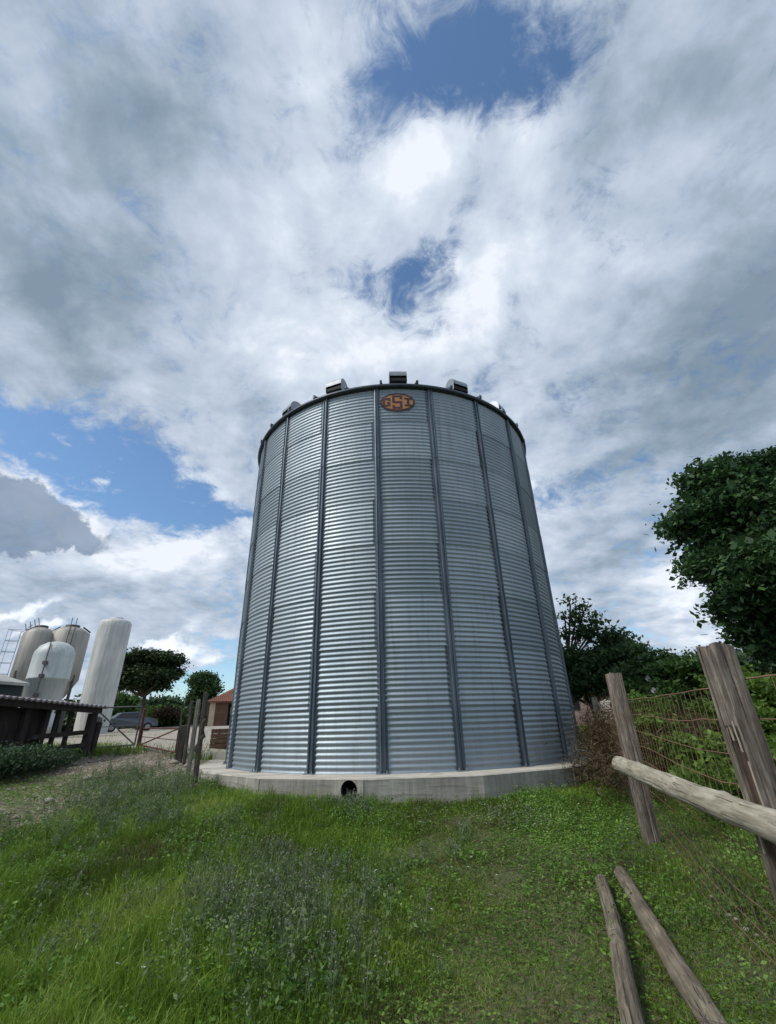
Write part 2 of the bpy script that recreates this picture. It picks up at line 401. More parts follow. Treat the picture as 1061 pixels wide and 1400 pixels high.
# wall sheets
cols = []; seams = {}
for b in range(20):
    for j in range(10): cols.append(PH0 + DPH*(b + j/10))
V = []; Q = []; T = []; base = 0
rngs = np.random.default_rng(3)
for k in range(NR):
    off = k % 2
    # sheet edges sit 0.13 m left of every second stiffener, alternating ring by ring
    ed = sorted([PH0 + DPH*(b) - .13/RS for b in range(20) if b % 2 == off])
    a_all = np.array(sorted(cols + ed + [e+.0006 for e in ed]))
    sheet = np.searchsorted(ed, a_all - .0003)
    e0 = np.array([ed[(s-1)] if s > 0 else ed[-1]-2*PI for s in sheet])
    frac = (a_all - e0)/(2*DPH)
    nz = 11*8
    zz = np.linspace(0, RING, nz+1)
    corr = .0105*np.cos(2*PI*zz/(RING/11))
    rad = RS + corr + .008*(1 - zz/RING)
    tones = np.clip(rngs.uniform(.12, .9, 12) + rngs.uniform(-.12,.12), 0, 1)
    A, Z = np.meshgrid(a_all, zz); Rr = rad[:,None] + .005*frac[None,:]
    V.append(np.stack([Rr*np.sin(A), -Rr*np.cos(A), Z + k*RING], -1).reshape(-1,3))
    na = len(a_all); ii = np.arange((nz+1)*na).reshape(nz+1, na) + base
    nxt = np.roll(ii, -1, axis=1)
    Q.append(np.stack([ii[:-1], nxt[:-1], nxt[1:], ii[1:]], -1).reshape(-1,4))
    T.append(np.tile(tones[sheet % 12], (nz,1)).ravel())
    base += (nz+1)*na
me = npmesh('wall', np.concatenate(V), np.concatenate(Q), smooth=True, attrs={'tone': ('FACE', np.concatenate(T))})
link('wall', me, M['galv'], silo)
# stiffeners: each a W-shaped channel
prof = [(-.092,.014),(-.058,.014),(-.05,.055),(-.030,.064),(-.016,.036),(.016,.036),(.030,.064),(.05,.055),(.058,.014),(.092,.014)]
for bb in range(20):
    a = PH0 + DPH*bb; s_ = MB(); vs = []
    lv = []
    for k in range(NR):
        o = .0 if k % 2 else .006
        lv += [(k*RING + (.0 if k == 0 else .02), o), ((k+1)*RING + (.02 if k < NR-1 else -.03), o)]
    for z, o in lv:
        for (u, d) in prof:
            r_ = RS + d + o; aa = a + u/RS; vs.append((r_*math.sin(aa), -r_*math.cos(aa), z))
    n_ = len(prof); fs = []
    for i in range(len(lv)-1):
        for j in range(n_-1): fs.append((i*n_+j, i*n_+j+1, (i+1)*n_+j+1, (i+1)*n_+j))
    s_.add(vs, fs)
    o = s_.build('stiffener', M['stiff'], silo)
    if math.cos(a) > -.1:
        f_ = MB()
        pc = Vector(sp_(a, RS+.075, .008)); f_.box(pc, (.22,.10,.016), rz=a)
        for du in (-.07, .07):
            pb = Vector(sp_(a+du/RS, RS+.095, .03)); f_.tube([pb-Vector((0,0,.02)), pb+Vector((0,0,.03))], .012, 6)
        f_.build('foot_plate', M['vent'], o)
# eave ring, roof, ribs, vents
e = MB(); e.lathe([(RS+.015,HS-.05),(RS+.09,HS-.06),(RS+.12,HS-.02),(RS+.11,HS+.03),(RS+.03,HS+.045)], 120); e.build('eave_ring', M['dark_steel'], silo)
rf = MB(); TR = math.tan(R(30)); rf.lathe([(RS+.10,HS+.03),(.35,HS+.04+(RS-.35)*TR),(.34,HS+.25+(RS-.35)*TR),(0.001,HS+.34+(RS-.35)*TR)], 90)
rf.build('roof', M['roofm'], silo)
PV = .045
for i in range(30):
    a = PV + R(6) + R(12)*i; g = MB()
    p0 = Vector(sp_(a, RS+.10, HS+.06)); p1 = Vector(sp_(a, .4, HS+.07+(RS-.4)*TR))
    g.bar(p0, p1, .05, .11); g.box(p0 + Vector((0,0,.04)), (.06,.05,.10), rz=a)
    g.build('roof_rib', M['dark_steel'], silo)
def vent(a):
    r0 = RS - .30; zr = HS + .05 + .30*TR
    e_ = empty('roof_vent', sp_(a, r0, zr)); e_.parent = silo; e_.rotation_euler = (0,0,a)
    # local -y faces outward; profile in (y,z)
    W = .24; pr = []
    for j in range(13):
        th = R(-40) + R(232)*j/12      # rounded back and top
        pr.append((.03+.22*math.cos(th), .33+.22*math.sin(th)))
    h = MB(); n_ = len(pr)
    vs = [(-W,y,z) for y,z in pr] + [(W,y,z) for y,z in pr]
    h.add(vs, [(j,j+1,n_+j+1,n_+j) for j in range(n_-1)], False)
    h.add([(-W,y,z) for y,z in pr]+[(-W,-.175,.10),(-W,.2,.06)] , [tuple(range(n_))+(n_,n_+1)]); h.add([(W,y,z) for y,z in pr]+[(W,-.175,.10),(W,.2,.06)], [tuple(reversed(range(n_+2)))])
    # lip around the mouth
    h.build('hood', M['vent'], e_)
    k = MB(); k.add([(-W+.02,-.19,.10),(W-.02,-.19,.10),(W-.02,.19,.10),(-W+.02,.19,.10)], [(0,1,2,3)])
    k.box((0,-.06,.16),(2*W-.02,.20,.14)); k.box((0,.05,.02),(2*W-.1,.24,.22)); k.build('mouth', M['black'], e_)
for i in range(15): vent(PV + R(24)*i)
# oval emblem
em = empty('emblem', (0,0,0)); em.parent = silo
EA = PH0 + DPH*.5 - .035; EZ = HS - .53
def onwall(u, v, d):
    if d > .0145: u *= 1.06; v *= 1.08
    return sp_(EA + u/RS, RS + .02 + d, EZ + v)
def oval(rx, ry, d0, d1, n=48):
    g = MB(); vs = []
    for ring_, d in ((1,d1),(.5,d1),(1,d0)):
        for k in range(n): th = 2*PI*k/n; vs.append(onwall(rx*ring_*math.cos(th), ry*ring_*math.sin(th), d))
    vs.append(onwall(0,0,d1)); c_ = len(vs)-1; fs = []
    for k in range(n):
        k2 = (k+1)%n; fs += [(k,k2,n+k2,n+k),(n+k,n+k2,c_),(2*n+k,2*n+k2,k2,k)]
    g.add(vs, fs); return g
oval(.455,.30,0,.010).build('border_plate', M['paint_maroon'], em)
oval(.405,.242,.010,.0144).build('orange_plate', M['paint_orange'], em)
lt = None
def stroke(x0, y0, x1, y1):            # rectangle of the lettering, curved to the wall
    n = max(1, int((x1-x0)/.06)); 
    for i in range(n):
        a0 = x0+(x1-x0)*i/n; a1 = x0+(x1-x0)*(i+1)/n
        vs = [onwall(a0,y0,.020),onwall(a1,y0,.020),onwall(a1,y1,.020),onwall(a0,y1,.020)]
        vb = [onwall(a0,y0,.015),onwall(a1,y0,.015),onwall(a1,y1,.015),onwall(a0,y1,.015)]
        lt.add(vs+vb, [(0,1,2,3),(0,4,5,1),(1,5,6,2),(2,6,7,3),(3,7,4,0)])
w_ = .056
lt = MB()
stroke(-.37,-.10,-.37+w_,.10); stroke(-.37+w_,.075,-.18,.125); stroke(-.37+w_,-.125,-.18,-.075); stroke(-.18-w_,-.075,-.18,.005); stroke(-.26,-.03,-.18-w_,.005); stroke(-.18-w_,.04,-.18,.075)
lt.build('letter', M['paint_maroon'], em); lt = MB()
stroke(-.13,.15,.11,.20); stroke(-.13,.02,-.13+w_,.15); stroke(-.13,-.03,.11,.02); stroke(.11-w_,-.15,.11,-.03); stroke(-.13,-.20,.11,-.15); stroke(.11-w_,.09,.11,.15); stroke(-.13,-.15,-.13+w_,-.09)
lt.build('letter', M['paint_maroon'], em); lt = MB()
stroke(.17,.08,.35,.125); stroke(.17,-.125,.35,-.08); stroke(.23,-.08,.29,.08)
lt.build('letter', M['paint_maroon'], em)

# concrete base
pad = empty('concrete_base', (CX, CY, ZB), label='low round cast concrete base with faceted sides under the steel silo', cat='concrete base')
NP = 16; RP = 5.24; pa = [R(-8.2 + 22.5*i) for i in range(NP)]
g = MB()
def ringpts(r, z): return [sp_(a, r, z) for a in pa]
h0 = atz(477, 1081, .5); hole_u = None
vs = ringpts(RP-.02, 0) + ringpts(RP, -.02) + ringpts(RP+.0, -.9) + [(0,0,-.001)]
fs = [(i,(i+1)%NP,2*NP+NP) for i in range(NP)]
fs = []
for i in range(NP):
    j = (i+1)%NP; fs += [(3*NP, i, j), (i, NP+i, NP+j, j)]
g.add(vs, fs)
# side walls; the panel with the drain has a round hole
hole_panel = NP-1
for i in range(NP):
    j = (i+1)%NP; A0 = Vector(sp_(pa[i],RP,-.02)); B0 = Vector(sp_(pa[j],RP,-.02)); dn = Vector((0,0,-.88))
    if i != hole_panel: g.add([A0,A0+dn,B0+dn,B0], [(0,1,2,3)]); continue
    L = (B0-A0).length; ux = (B0-A0)/L; nn = Vector((0,0,1)).cross(ux); inn = Vector((-A0.x-B0.x, -A0.y-B0.y, 0)).normalized()
    rr = ray(477,1081); o_ = Vector((0,0,EYE)) - Vector((CX,CY,ZB)); tt = (A0-o_).dot(inn)/rr.dot(inn); hp = o_ + rr*tt
    hu = (hp-A0).dot(ux); hz = hp.z+.02; hr = .152; K = 24
    rim = [A0 + ux*(hu+hr*math.cos(2*PI*k/K)) + Vector((0,0,hz+hr*math.sin(2*PI*k/K))) for k in range(K)]
    # outer rectangle points matched by angle
    def outp(th):
        c_, s__ = math.cos(th), math.sin(th); ts = []
        if c_ > 1e-6: ts.append((L-hu)/c_)
        if c_ < -1e-6: ts.append(-hu/c_)
        if s__ > 1e-6: ts.append(-hz/s__)
        if s__ < -1e-6: ts.append((-.88-hz)/s__)
        tm = min(ts); return A0 + ux*(hu+tm*c_) + Vector((0,0,hz+tm*s__))
    ths = sorted(set([2*PI*k/K for k in range(K)] + [math.atan2(yy-hz, xx-hu) % (2*PI) for xx, yy in ((0,0),(L,0),(0,-.88),(L,-.88))]))
    n_ = len(ths)
    vi = [A0 + ux*(hu+hr*math.cos(th)) + Vector((0,0,hz+hr*math.sin(th))) for th in ths]; vo = [outp(th) for th in ths]
    g.add(vi+vo, [(k,(k+1)%n_,n_+(k+1)%n_,n_+k) for k in range(n_)])
    dp = MB(); depth = inn*1.2; ring_n = 12
    for q_ in range(ring_n):
        r_a = hr*(1.0 if q_ % 2 == 0 else .95); r_b = hr*(.95 if q_ % 2 == 0 else 1.0)
        a_ = inn*(1.2*q_/ring_n-.0); b_ = inn*(1.2*(q_+1)/ring_n)
        va = [A0+a_ + ux*(hu+r_a*math.cos(2*PI*k/K)) + Vector((0,0,hz+r_a*math.sin(2*PI*k/K))) for k in range(K)]
        vb = [A0+b_ + ux*(hu+r_b*math.cos(2*PI*k/K)) + Vector((0,0,hz+r_b*math.sin(2*PI*k/K))) for k in range(K)]
        dp.add(va+vb, [(k,K+k,K+(k+1)%K,(k+1)%K) for k in range(K)], True)
    dp.add(vb, [tuple(range(K))])
    dpo = dp
g.build('slab', M['conc'], pad); dpo.build('drain_pipe', M['black'], pad)
for i in (0, 2, 15):
    jt = MB(); jt.box(Vector(sp_(pa[i], RP+.002, -.35)), (.02,.02,.66), rz=pa[i]); jt.build('formwork_joint', M['conc'], pad)

# ------------------------------------------------------------------ foliage tools
def leaf_quads(P, size, tone, elong=1.5, flat=0.0, fold=.0):
    n = len(P)
    a = rng.normal(size=(n,3)); a[:,2] *= (1-flat); a /= np.linalg.norm(a,axis=1)[:,None]
    b_ = rng.normal(size=(n,3)); b_[:,2] *= (1-flat); b_ -= (b_*a).sum(1)[:,None]*a; b_ /= np.linalg.norm(b_,axis=1)[:,None]
    s = size*rng.uniform(.4,1.5,n)[:,None] if np.isscalar(size) else size[:,None]
    V = np.stack([P - a*s*elong/2, P + b_*s/2, P + a*s*elong/2, P - b_*s/2], 1).reshape(-1,3)
    return V, np.arange(4*n).reshape(n,4), tone
def foliage(name, lobes, n, size, mat, parent, elong=1.5, gap=.45, clump=.35, shell=.55, nclump=None, flat=.2, droop=0, sub=0):
    """lobes: (cx,cy,cz,rx,ry,rz). Leaves sit on twig clumps spread through each lobe's volume."""
    if sub:
        L2 = []
        for l in lobes:
            L2.append((*l[:3], l[3]*.72, l[4]*.72, l[5]*.72))
            for _ in range(sub):
                dv = rng.normal(size=3); dv[2] = abs(dv[2])*.9-.25; dv /= np.linalg.norm(dv); f_ = rng.uniform(.26,.48)
                L2.append((l[0]+dv[0]*l[3]*.72, l[1]+dv[1]*l[4]*.72, l[2]+dv[2]*l[5]*.76, l[3]*f_, l[4]*f_, l[5]*f_*.9))
        lobes = L2
    vol = np.array([l[3]*l[4]*l[5] for l in lobes])**.67; vol = vol/vol.sum()
    PP = []; TT = []
    for l, w in zip(lobes, vol):
        m_ = max(6, int(n*w)); kc = max(4, int(m_/(nclump or 26)))
        d = rng.normal(size=(kc,3)); d /= np.linalg.norm(d,axis=1)[:,None]
        rr = rng.uniform(shell**3, 1, kc)**(1/3); rr *= np.minimum(1+.13*rng.normal(size=kc), 1.12)
        C = d*rr[:,None]*np.array(l[3:6]) + np.array(l[:3])
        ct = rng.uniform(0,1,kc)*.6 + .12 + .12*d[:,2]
        own = rng.integers(0, kc, m_)
        sg = clump*np.array([1,1,.62])
        P = C[own] + rng.normal(size=(m_,3))*sg
        P[:,2] -= droop*np.linalg.norm(P[:,:2]-C[own][:,:2],axis=1)
        T_ = np.clip(ct[own] + rng.uniform(-.22,.22,m_), 0, 1)
        PP.append(P); TT.append(T_)
    P = np.concatenate(PP); T_ = np.concatenate(TT)
    V, Qd, T_ = leaf_quads(P, size, T_, elong, flat)
    me = npmesh(name, V, Qd, attrs={'tone': ('FACE', T_)})
    return link(name, me, mat, parent)
def limbs(parent, base_r, forks, mat=None, name='trunk'):
    """forks: list of polylines (points); the first is the trunk."""
    b = MB()
    for i, pl in enumerate(forks):
        r0 = base_r if i == 0 else base_r*.5; n_ = len(pl)
        b.tube(pl, [max(.012, r0*(1-.75*k/(n_-1))) for k in range(n_)], 8, wob=.18)
    return b.build(name, mat or M['bark'], parent)
def branchy(x0, y0, z0, lobes, k=2):
    out = []
    for l in lobes:
        for _ in range(k):
            e_ = Vector((l[0]+random.uniform(-.6,.6)*l[3], l[1]+random.uniform(-.6,.6)*l[4], l[2]+random.uniform(-.3,.6)*l[5]))
            s_ = Vector((x0,y0,z0)); m_ = s_.lerp(e_, .5) + Vector((random.uniform(-.1,.1), random.uniform(-.1,.1), -.06))*(e_-s_).length
            m2 = s_.lerp(e_, .78) + Vector((random.uniform(-.06,.06),random.uniform(-.06,.06),.03))*(e_-s_).length
            out.append([s_, m_, m2, e_])
    return out

def lobe_at(bx, px, py, D, rx, ry, rz): 
    p_ = at(px, py, D) - bx; return (p_.x, p_.y, p_.z, rx, ry, rz)

# big chestnut on the right
B0 = at(1085, 940, 22); B0.z = tz(B0.x, B0.y)
tr = empty('chestnut_tree', B0, label='large dark green broadleaf tree rising behind the fence on the right', cat='tree')
LB = [lobe_at(B0,*a) for a in ((985,672,22,1.7,1.8,1.35),(1050,690,22,2.6,2.4,2.0),(950,715,21.5,1.25,1.4,1.2),(1120,700,22,2.8,2.6,2.4),(992,757,22,1.35,1.7,1.3),
      (1040,780,21,2.4,2.2,1.9),(1120,800,21,2.6,2.4,2.2),(1022,832,21.5,1.0,1.4,1.1),(1068,862,21.5,1.4,1.8,1.0),(1130,880,21.5,2.0,2.0,1.2),(1090,655,23,2.0,2,1.2))]
foliage('crown', LB, 120000, .095, M['leaf_chestnut'], tr, elong=2.2, clump=.20, shell=.55, nclump=45, flat=.35, droop=.3, sub=9)
foliage('inner_foliage', [(l[0],l[1],l[2],l[3]*.7,l[4]*.7,l[5]*.7) for l in LB], 14000, .2, M['leaf_chestnut'], tr, clump=.5, shell=.1)
limbs(tr, .42, [[(0,0,-.2),(.05,0,1.2),(0,.1,2.6),(.1,0,4.2)]]+branchy(0,.05,2.6,LB,2))

# sparse tree beside the silo
B0 = at(815, 985, 19); B0.z = tz(B0.x, B0.y)
tr = empty('young_tree', B0, label='dark leafy tree with thin shoots poking up beside the silo', cat='tree')
LB = [lobe_at(B0,*a) for a in ((800,908,19,1.15,1.2,.8),(838,893,19,1.0,1.1,.7),(790,935,18.5,.9,1.1,.6),(855,915,19,.9,1,.7),(825,930,19,1.1,1.1,.7),(775,910,19,.5,.8,.6))]
foliage('crown', LB, 15000, .085, M['leaf_young'], tr, elong=2.0, clump=.17, shell=.4, nclump=30, sub=6)
SH = [lobe_at(B0,*a) for a in ((786,840,19,.25,.3,.35),(778,822,19,.16,.2,.2),(797,832,19,.2,.2,.3),(793,858,19,.35,.4,.35),(815,848,19,.3,.3,.3),(806,868,19,.5,.5,.3),(838,868,19,.4,.4,.3),(774,870,19,.2,.3,.3),(850,876,19,.3,.3,.25),(770,842,19,.15,.2,.2))]
foliage('shoots', SH, 2000, .085, M['leaf_young'], tr, elong=1.8, clump=.16, shell=.1, nclump=12)
limbs(tr, .13, [[(0,0,-.2),(.05,0,.8),(-.1,.1,1.6),(-.2,0,2.2)]]+branchy(-.1,.05,1.2,LB,2)+[[(-.2,0,1.6),(-.6,0,2.6),(l[0]*.9,l[1],l[2]-.2),(l[0],l[1],l[2]+.2)] for l in SH])

# shrubs behind the fence
def shrub(px, py, D, lob, n, size, mat, label, name='shrub', group=None, cat='shrub', **kw):
    B = at(px, py, D); B.z = tz(B.x, B.y)
    s_ = empty(name, B, label=label, cat=cat, group=group)
    L_ = [lobe_at(B, *a) for a in lob]
    foliage('foliage', L_, n, size, mat, s_, **kw)
    for l in L_:
        b_ = MB()
        for _ in range(2):
            e_ = Vector((l[0]+random.uniform(-.5,.5)*l[3], l[1], l[2]+random.uniform(-.2,.8)*l[5])); b_.tube([(l[0]*.6,l[1]*.6,-.15), e_*.5+Vector((random.uniform(-.1,.1),0,0)), e_], [.03,.02,.008], 5)
        b_.build('stem', M['bark'], s_)
    return s_
shrub(885,985,15,[(870,925,15,.6,.7,.5),(895,905,15,.6,.6,.4),(910,930,15,.7,.8,.5),(880,955,15,.8,.8,.5),(875,893,15.2,.2,.3,.25),(900,975,15,.8,.7,.5)],14000,.06,M['leaf_mid'],'mid green shrub with small white blossoms right of the dark leafy tree',clump=.12,nclump=24,sub=6,elong=2)
shrub(940,990,14,[(925,925,14,.6,.6,.35),(948,915,14,.5,.6,.32),(940,950,14,.8,.7,.45),(965,945,14.5,.8,.7,.45),(930,980,13.5,.8,.6,.45),(975,985,13.5,.8,.6,.45)],14000,.06,M['leaf_mid'],'dense green shrub filling the gap between the two fence posts',clump=.12,nclump=24,sub=6,elong=2)
shrub(1030,990,13,[(1000,940,13,.6,.7,.4),(1030,955,13,.8,.8,.45),(1065,965,13,.9,.8,.5),(1040,990,12.5,.9,.7,.45),(1085,1000,12,.8,.7,.45),(1000,985,12.5,.7,.7,.4)],15000,.055,M['leaf_fresh'],'bright green leafy shrub behind the split fence post',clump=.12,nclump=26,sub=6,elong=2)
shrub(990,1040,9.5,[(930,1025,9.5,.5,.5,.25),(970,1040,9.2,.6,.5,.28),(1010,1030,9.5,.6,.5,.3),(1050,1045,8.8,.6,.5,.3),(985,1065,8,.6,.5,.16),(900,995,10,.45,.4,.30),(885,965,10.5,.3,.4,.2)],8000,.045,M['leaf_fresh'],'low yellow green weed thicket right behind the wire netting',clump=.10,nclump=18,sub=5,elong=2.2)
shrub(1010,900,34,[(960,915,34,1.5,1.5,.9),(1000,912,34,2,1.6,.8),(1045,915,34,2,1.6,.9),(1090,915,34,2,1.6,1)],9000,.17,M['leaf_dark'],'far dark hedge seen under the crown of the large tree',name='hedge',cat='hedge',clump=.35)
# dry brown brush by the silo and behind the netting
shrub(835,1030,10.5,[(815,1010,10.8,.35,.4,.35),(835,1005,10.6,.4,.4,.4),(850,1030,9.8,.4,.4,.35),(825,1040,9.8,.35,.3,.25),(845,985,11,.5,.5,.3),(805,1045,9.9,.3,.3,.16),(850,1060,8.6,.35,.4,.16)],17000,.011,M['leaf_dry'],'brown dry brush between the silo and the first fence post',name='dry_brush',cat='dry brush',elong=9,clump=.22,nclump=30)
shrub(905,1010,10.5,[(890,995,10.5,.45,.5,.40),(925,1000,10.5,.5,.5,.35),(905,1030,9.6,.4,.4,.28),(945,1010,10,.35,.4,.25)],8000,.011,M['leaf_dry'],'brown dead stems tangled behind the wire netting',name='dry_brush',cat='dry brush',elong=11,clump=.17,nclump=40)
# white blossoms
for (px,py,D,lb) in ((885,928,13.9,'white blossom left of the pair on the shrub behind the netting'),(900,931,13.9,'white blossom right of the pair on the shrub behind the netting'),(893,944,13.5,'small pinkish white blossom hanging lower on the shrub')):
    b_ = MB(); 
    for k in range(9):
        th = 2*PI*k/9; d_ = Vector((math.cos(th),-.4,math.sin(th))); c_ = Vector((0,0,0))
        b_.add([c_, d_*.05+Vector((-.02,0,.02)), d_*.075, d_*.05+Vector((.02,0,-.02))], [(0,1,2,3)])
    b_.lathe([(.001,-.02),(.022,0),(.001,.02)], 8)
    o = b_.build('blossom', M['petal'], loc=at(px,py,D)); tag(o, lb, 'flower', 'blossoms on the shrub')

# far pinkish farmhouse wall beyond the right side of the silo
B0 = at(815,985,32); B0.z = 1.2
fh = empty('farm_outbuilding', B0, R(-20), label='low pinkish rendered outbuilding seen beyond the right edge of the silo', cat='outbuilding')
g = MB(); g.box((0,0,.95),(5.5,3,2.6)); g.build('wall', M['pink_wall'], fh)
g = MB(); g.add([(-2.9,-1.7,2.2),(2.9,-1.7,2.2),(2.9,0,2.7),(-2.9,0,2.7),(-2.9,1.7,2.2),(2.9,1.7,2.2),(-2.9,-1.7,2.1),(2.9,-1.7,2.1)],[(0,1,2,3),(3,2,5,4),(6,7,1,0)]); g.build('roof', M['tiles'], fh)
g = MB(); g.box((.9,-1.52,.7),(1.1,.06,1.5)); g.build('door', M['petal'], fh)
g = MB(); g.box((-1.2,-1.52,1.1),(.8,.06,.8)); g.build('window', M['glass'], fh)

# ------------------------------------------------------------------ right-hand fence
def rough_post(name, mat, parent, loc, sx, sy, h, rz, seed, chip=None, top=.03, sink=.3, lean=(0,0)):
    nz = max(10, int(h/.02)); n1 = 14; r_ = np.random.default_rng(seed)
    per = []
    for s_ in range(4):
        for k in range(n1):
            u = -1+2*k/n1
            per.append({0:(u,-1),1:(1,u),2:(-u,1),3:(-1,-u)}[s_])
    per = np.array(per); 
    # round the corners
    nr = np.abs(per).min(1); per = per*(1-.06*(nr>.9)[:,None])
    npz = len(per); V = []; Z = np.linspace(-sink, h, nz+1)
    ph = r_.uniform(0,6,8)
    groove = .008*(vnoise(np.arange(npz)*1.0+seed*9, np.zeros(npz), 3.1, seed)-.5)*(sx/.15); kk = np.arange(npz)*1.0
    for i, z in enumerate(Z):
        w = 1 + .035*math.sin(z*3+ph[0]) + .02*math.sin(z*9+ph[1])
        P = per*np.array([sx/2, sy/2])*w
        nrm = per/np.linalg.norm(per,axis=1)[:,None]
        ck = vnoise(kk*1.0, np.full(npz, z*1.3), 1.15, seed+5); ck2 = vnoise(kk, np.full(npz, z*2.6), 1.9, seed+8)
        crk = -.011*np.clip((.24-ck)/.12, 0, 1)*(sx/.15) + .004*(ck2-.5)
        P = P + nrm*(groove + crk + .005*(vnoise(kk, np.full(npz, z*7), 3.0, seed+2)-.5))[:,None]
        if chip is not None:
            side_, z0, z1, dep = chip
            if z0 < z < z1:
                msk = (per[:,0] < -.8) & (per[:,1] > -.85) & (per[:,1] < .5) if side_ == 'L' else (per[:,1] < -.8)
                f = min(1, (z-z0)/.05, (z1-z)/.08)
                P[msk,0] += dep*f*(.7+.5*vnoise(per[msk,1]*5, np.full(msk.sum(), z*9), 1, seed))
        zz = np.full(npz, z)
        if i == nz: zz = zz + top*(vnoise(P[:,0]*30, P[:,1]*30, 1, seed)-.5)*2 
        lx = lean[0]*max(z,0); ly = lean[1]*max(z,0)
        V.append(np.stack([P[:,0]+lx, P[:,1]+ly, zz], 1))
    V = np.concatenate(V+[np.array([[lean[0]*h, lean[1]*h, h-.004]])])
    ii = np.arange((nz+1)*npz).reshape(nz+1, npz); nx_ = np.roll(ii,-1,1)
    Q_ = np.stack([ii[:-1],nx_[:-1],nx_[1:],ii[1:]],-1).reshape(-1,4)
    c_ = len(V)-1; T3 = np.array([(ii[-1,k], nx_[-1,k], c_) for k in range(npz)])
    me = npmesh(name, V, Q_, T3)
    o = link(name, me, mat, parent, loc); o.rotation_euler = (0,0,rz)
    return o
PA = at(866,1040,6.5); PB = at(1018,1010,3.15); PC = at(822,1000,11.5)
PA.z = tz(PA.x,PA.y); PB.z = tz(PB.x,PB.y); PC.z = tz(PC.x,PC.y)
dirf = (PA-PB); dirf.z = 0; dirf.normalize()
fang = math.atan2(dirf.y, dirf.x)
PD = PB - dirf*3.2; PD.z = tz(PD.x, PD.y)
fence = empty('wire_fence', PA, label='rusty wire netting fence on thick weathered posts with one pole rail', cat='fence')
topA = at(840,921,6.5).z; topB = at(978,883,3.15).z
o = rough_post('post', M['wood_old'], fence, (at(866,1040,6.5)-at(866,1040,6.5)), .15,.15, topA-PA.z, R(-3), 5, top=.012)
o['label'] = 'farther square post with sawn top'
o = rough_post('post', M['wood_near'], fence, PB-PA, .128,.14, topB-PB.z, R(2), 11, chip=('L', -.2, topB-PB.z-.40, .045), top=.012)
o['label'] = 'near post, split open down its left side'
b_ = MB()
# torn splinters standing in the split of the near post
Mz = Matrix.Rotation(R(2), 3, 'Z')
def loc_(x,y,z): return Mz @ Vector((x,y,z))
H2 = topB-PB.z
for (yy, z0, z1, w) in ((-.062,H2-1.0,H2-.56,.016),(.045,H2-.95,H2-.38,.012),(-.036,H2-.52,H2-.38,.016),(.005,H2-.47,H2-.38,.012)):
    b_.bar(loc_(-.054,yy*.9,z0), loc_(-.055,yy*.8,z1), w*.8, .010)
b_.build('splinter', M['wood_pale'], o)
b_ = MB(); b_.bar(loc_(-.030,-.005,-.2), loc_(-.030,-.005,H2-.47), .012, .105); b_.build('rotten_core', M['wood_inner'], o)
o = rough_post('post', M['wood_grey'], fence, PC-PA, .09,.09, 1.45, .2, 21); o['label'] = 'thin far post near the silo'
o = rough_post('post', M['wood_old'], fence, PD-PA, .14,.14, 1.6, fang, 31)
def rough_tube(name, L, radf, cen, mat, parent, loc, quat, seed, n=44, crack=.010, knots=()):
    N = max(30, int(L/.03)); th = np.arange(n)*2*PI/n; V = []
    for i in range(N+1):
        y_ = L*i/N; r0 = radf(y_/L); cx_, cz_ = cen(y_/L)
        e_ = min(1.0, (i+.6)/2.2)**.5 if i < 2 else 1.0
        k_ = np.minimum(np.arange(n), n-np.arange(n))*1.0
        ck = vnoise(np.arange(n)*1.0, np.full(n, y_*1.5), 1.2, seed); big = vnoise(k_, np.full(n, y_*3), 5, seed+3)
        r_ = r0*e_*(1+.10*(big-.5)) - crack*np.clip((.25-ck)/.12,0,1) + .003*(vnoise(k_, np.full(n, y_*12), 2, seed+4)-.5)
        for (ky, kt, kh) in knots:
            dth = np.abs((th-kt+PI)%(2*PI)-PI)*r0; r_ = r_ + kh*np.exp(-((y_-ky)**2+dth**2)/.0009)
        V.append(np.stack([cx_+r_*np.cos(th), np.full(n, y_), cz_+r_*np.sin(th)],1))
    c0, c1 = cen(0), cen(1)
    V = np.concatenate(V+[np.array([[c0[0],-.004,c0[1]],[c1[0],L,c1[1]]])])
    ii = np.arange((N+1)*n).reshape(N+1,n); nx_ = np.roll(ii,-1,1)
    Q_ = np.stack([ii[:-1],ii[1:],nx_[1:],nx_[:-1]],-1).reshape(-1,4); m_ = len(V)
    T3 = np.array([(ii[0,k],nx_[0,k],m_-2) for k in range(n)]+[(nx_[-1,k],ii[-1,k],m_-1) for k in range(n)])
    o = link(name, npmesh(name, V, Q_, T3), mat, parent, loc); o.rotation_euler = quat.to_euler(); return o
# rail: a peeled pole on the camera side
nrm = Vector((dirf.y, -dirf.x, 0)); nrm = nrm if nrm.x < 0 else -nrm
ra = at(846,1046,6.1); rb = at(1068,1130,2.78)
rd = (rb-ra).normalized(); rb2 = rb + rd*2.0
pts = []; rad = []
for k in range(24):
    q_ = k/23; p_ = ra.lerp(rb2, q_) + Vector((.012*math.sin(q_*9), 0, .014*math.sin(q_*7+1))); pts.append(p_ - ra); rad.append((.075+.004*math.sin(k*1.7)+.004*math.sin(k*3.1))*(.93 if k == 0 else 1)*(1-.22*q_))
Lr = (rb2-ra).length; quat = rd.to_track_quat('Y','Z'); inv = quat.inverted()
rough_tube('pole_rail', Lr, lambda q: .078*(1-.24*q)+.002*math.sin(q*40), lambda q: (.012*math.sin(q*9), .014*math.sin(q*7+1)), M['wood_rail'], fence, ra-PA, quat, 61, crack=.006,
    knots=((.9,2.2,.012),(2.1,1.2,.012),(2.75,2.4,.016),(3.1,.9,.01)))
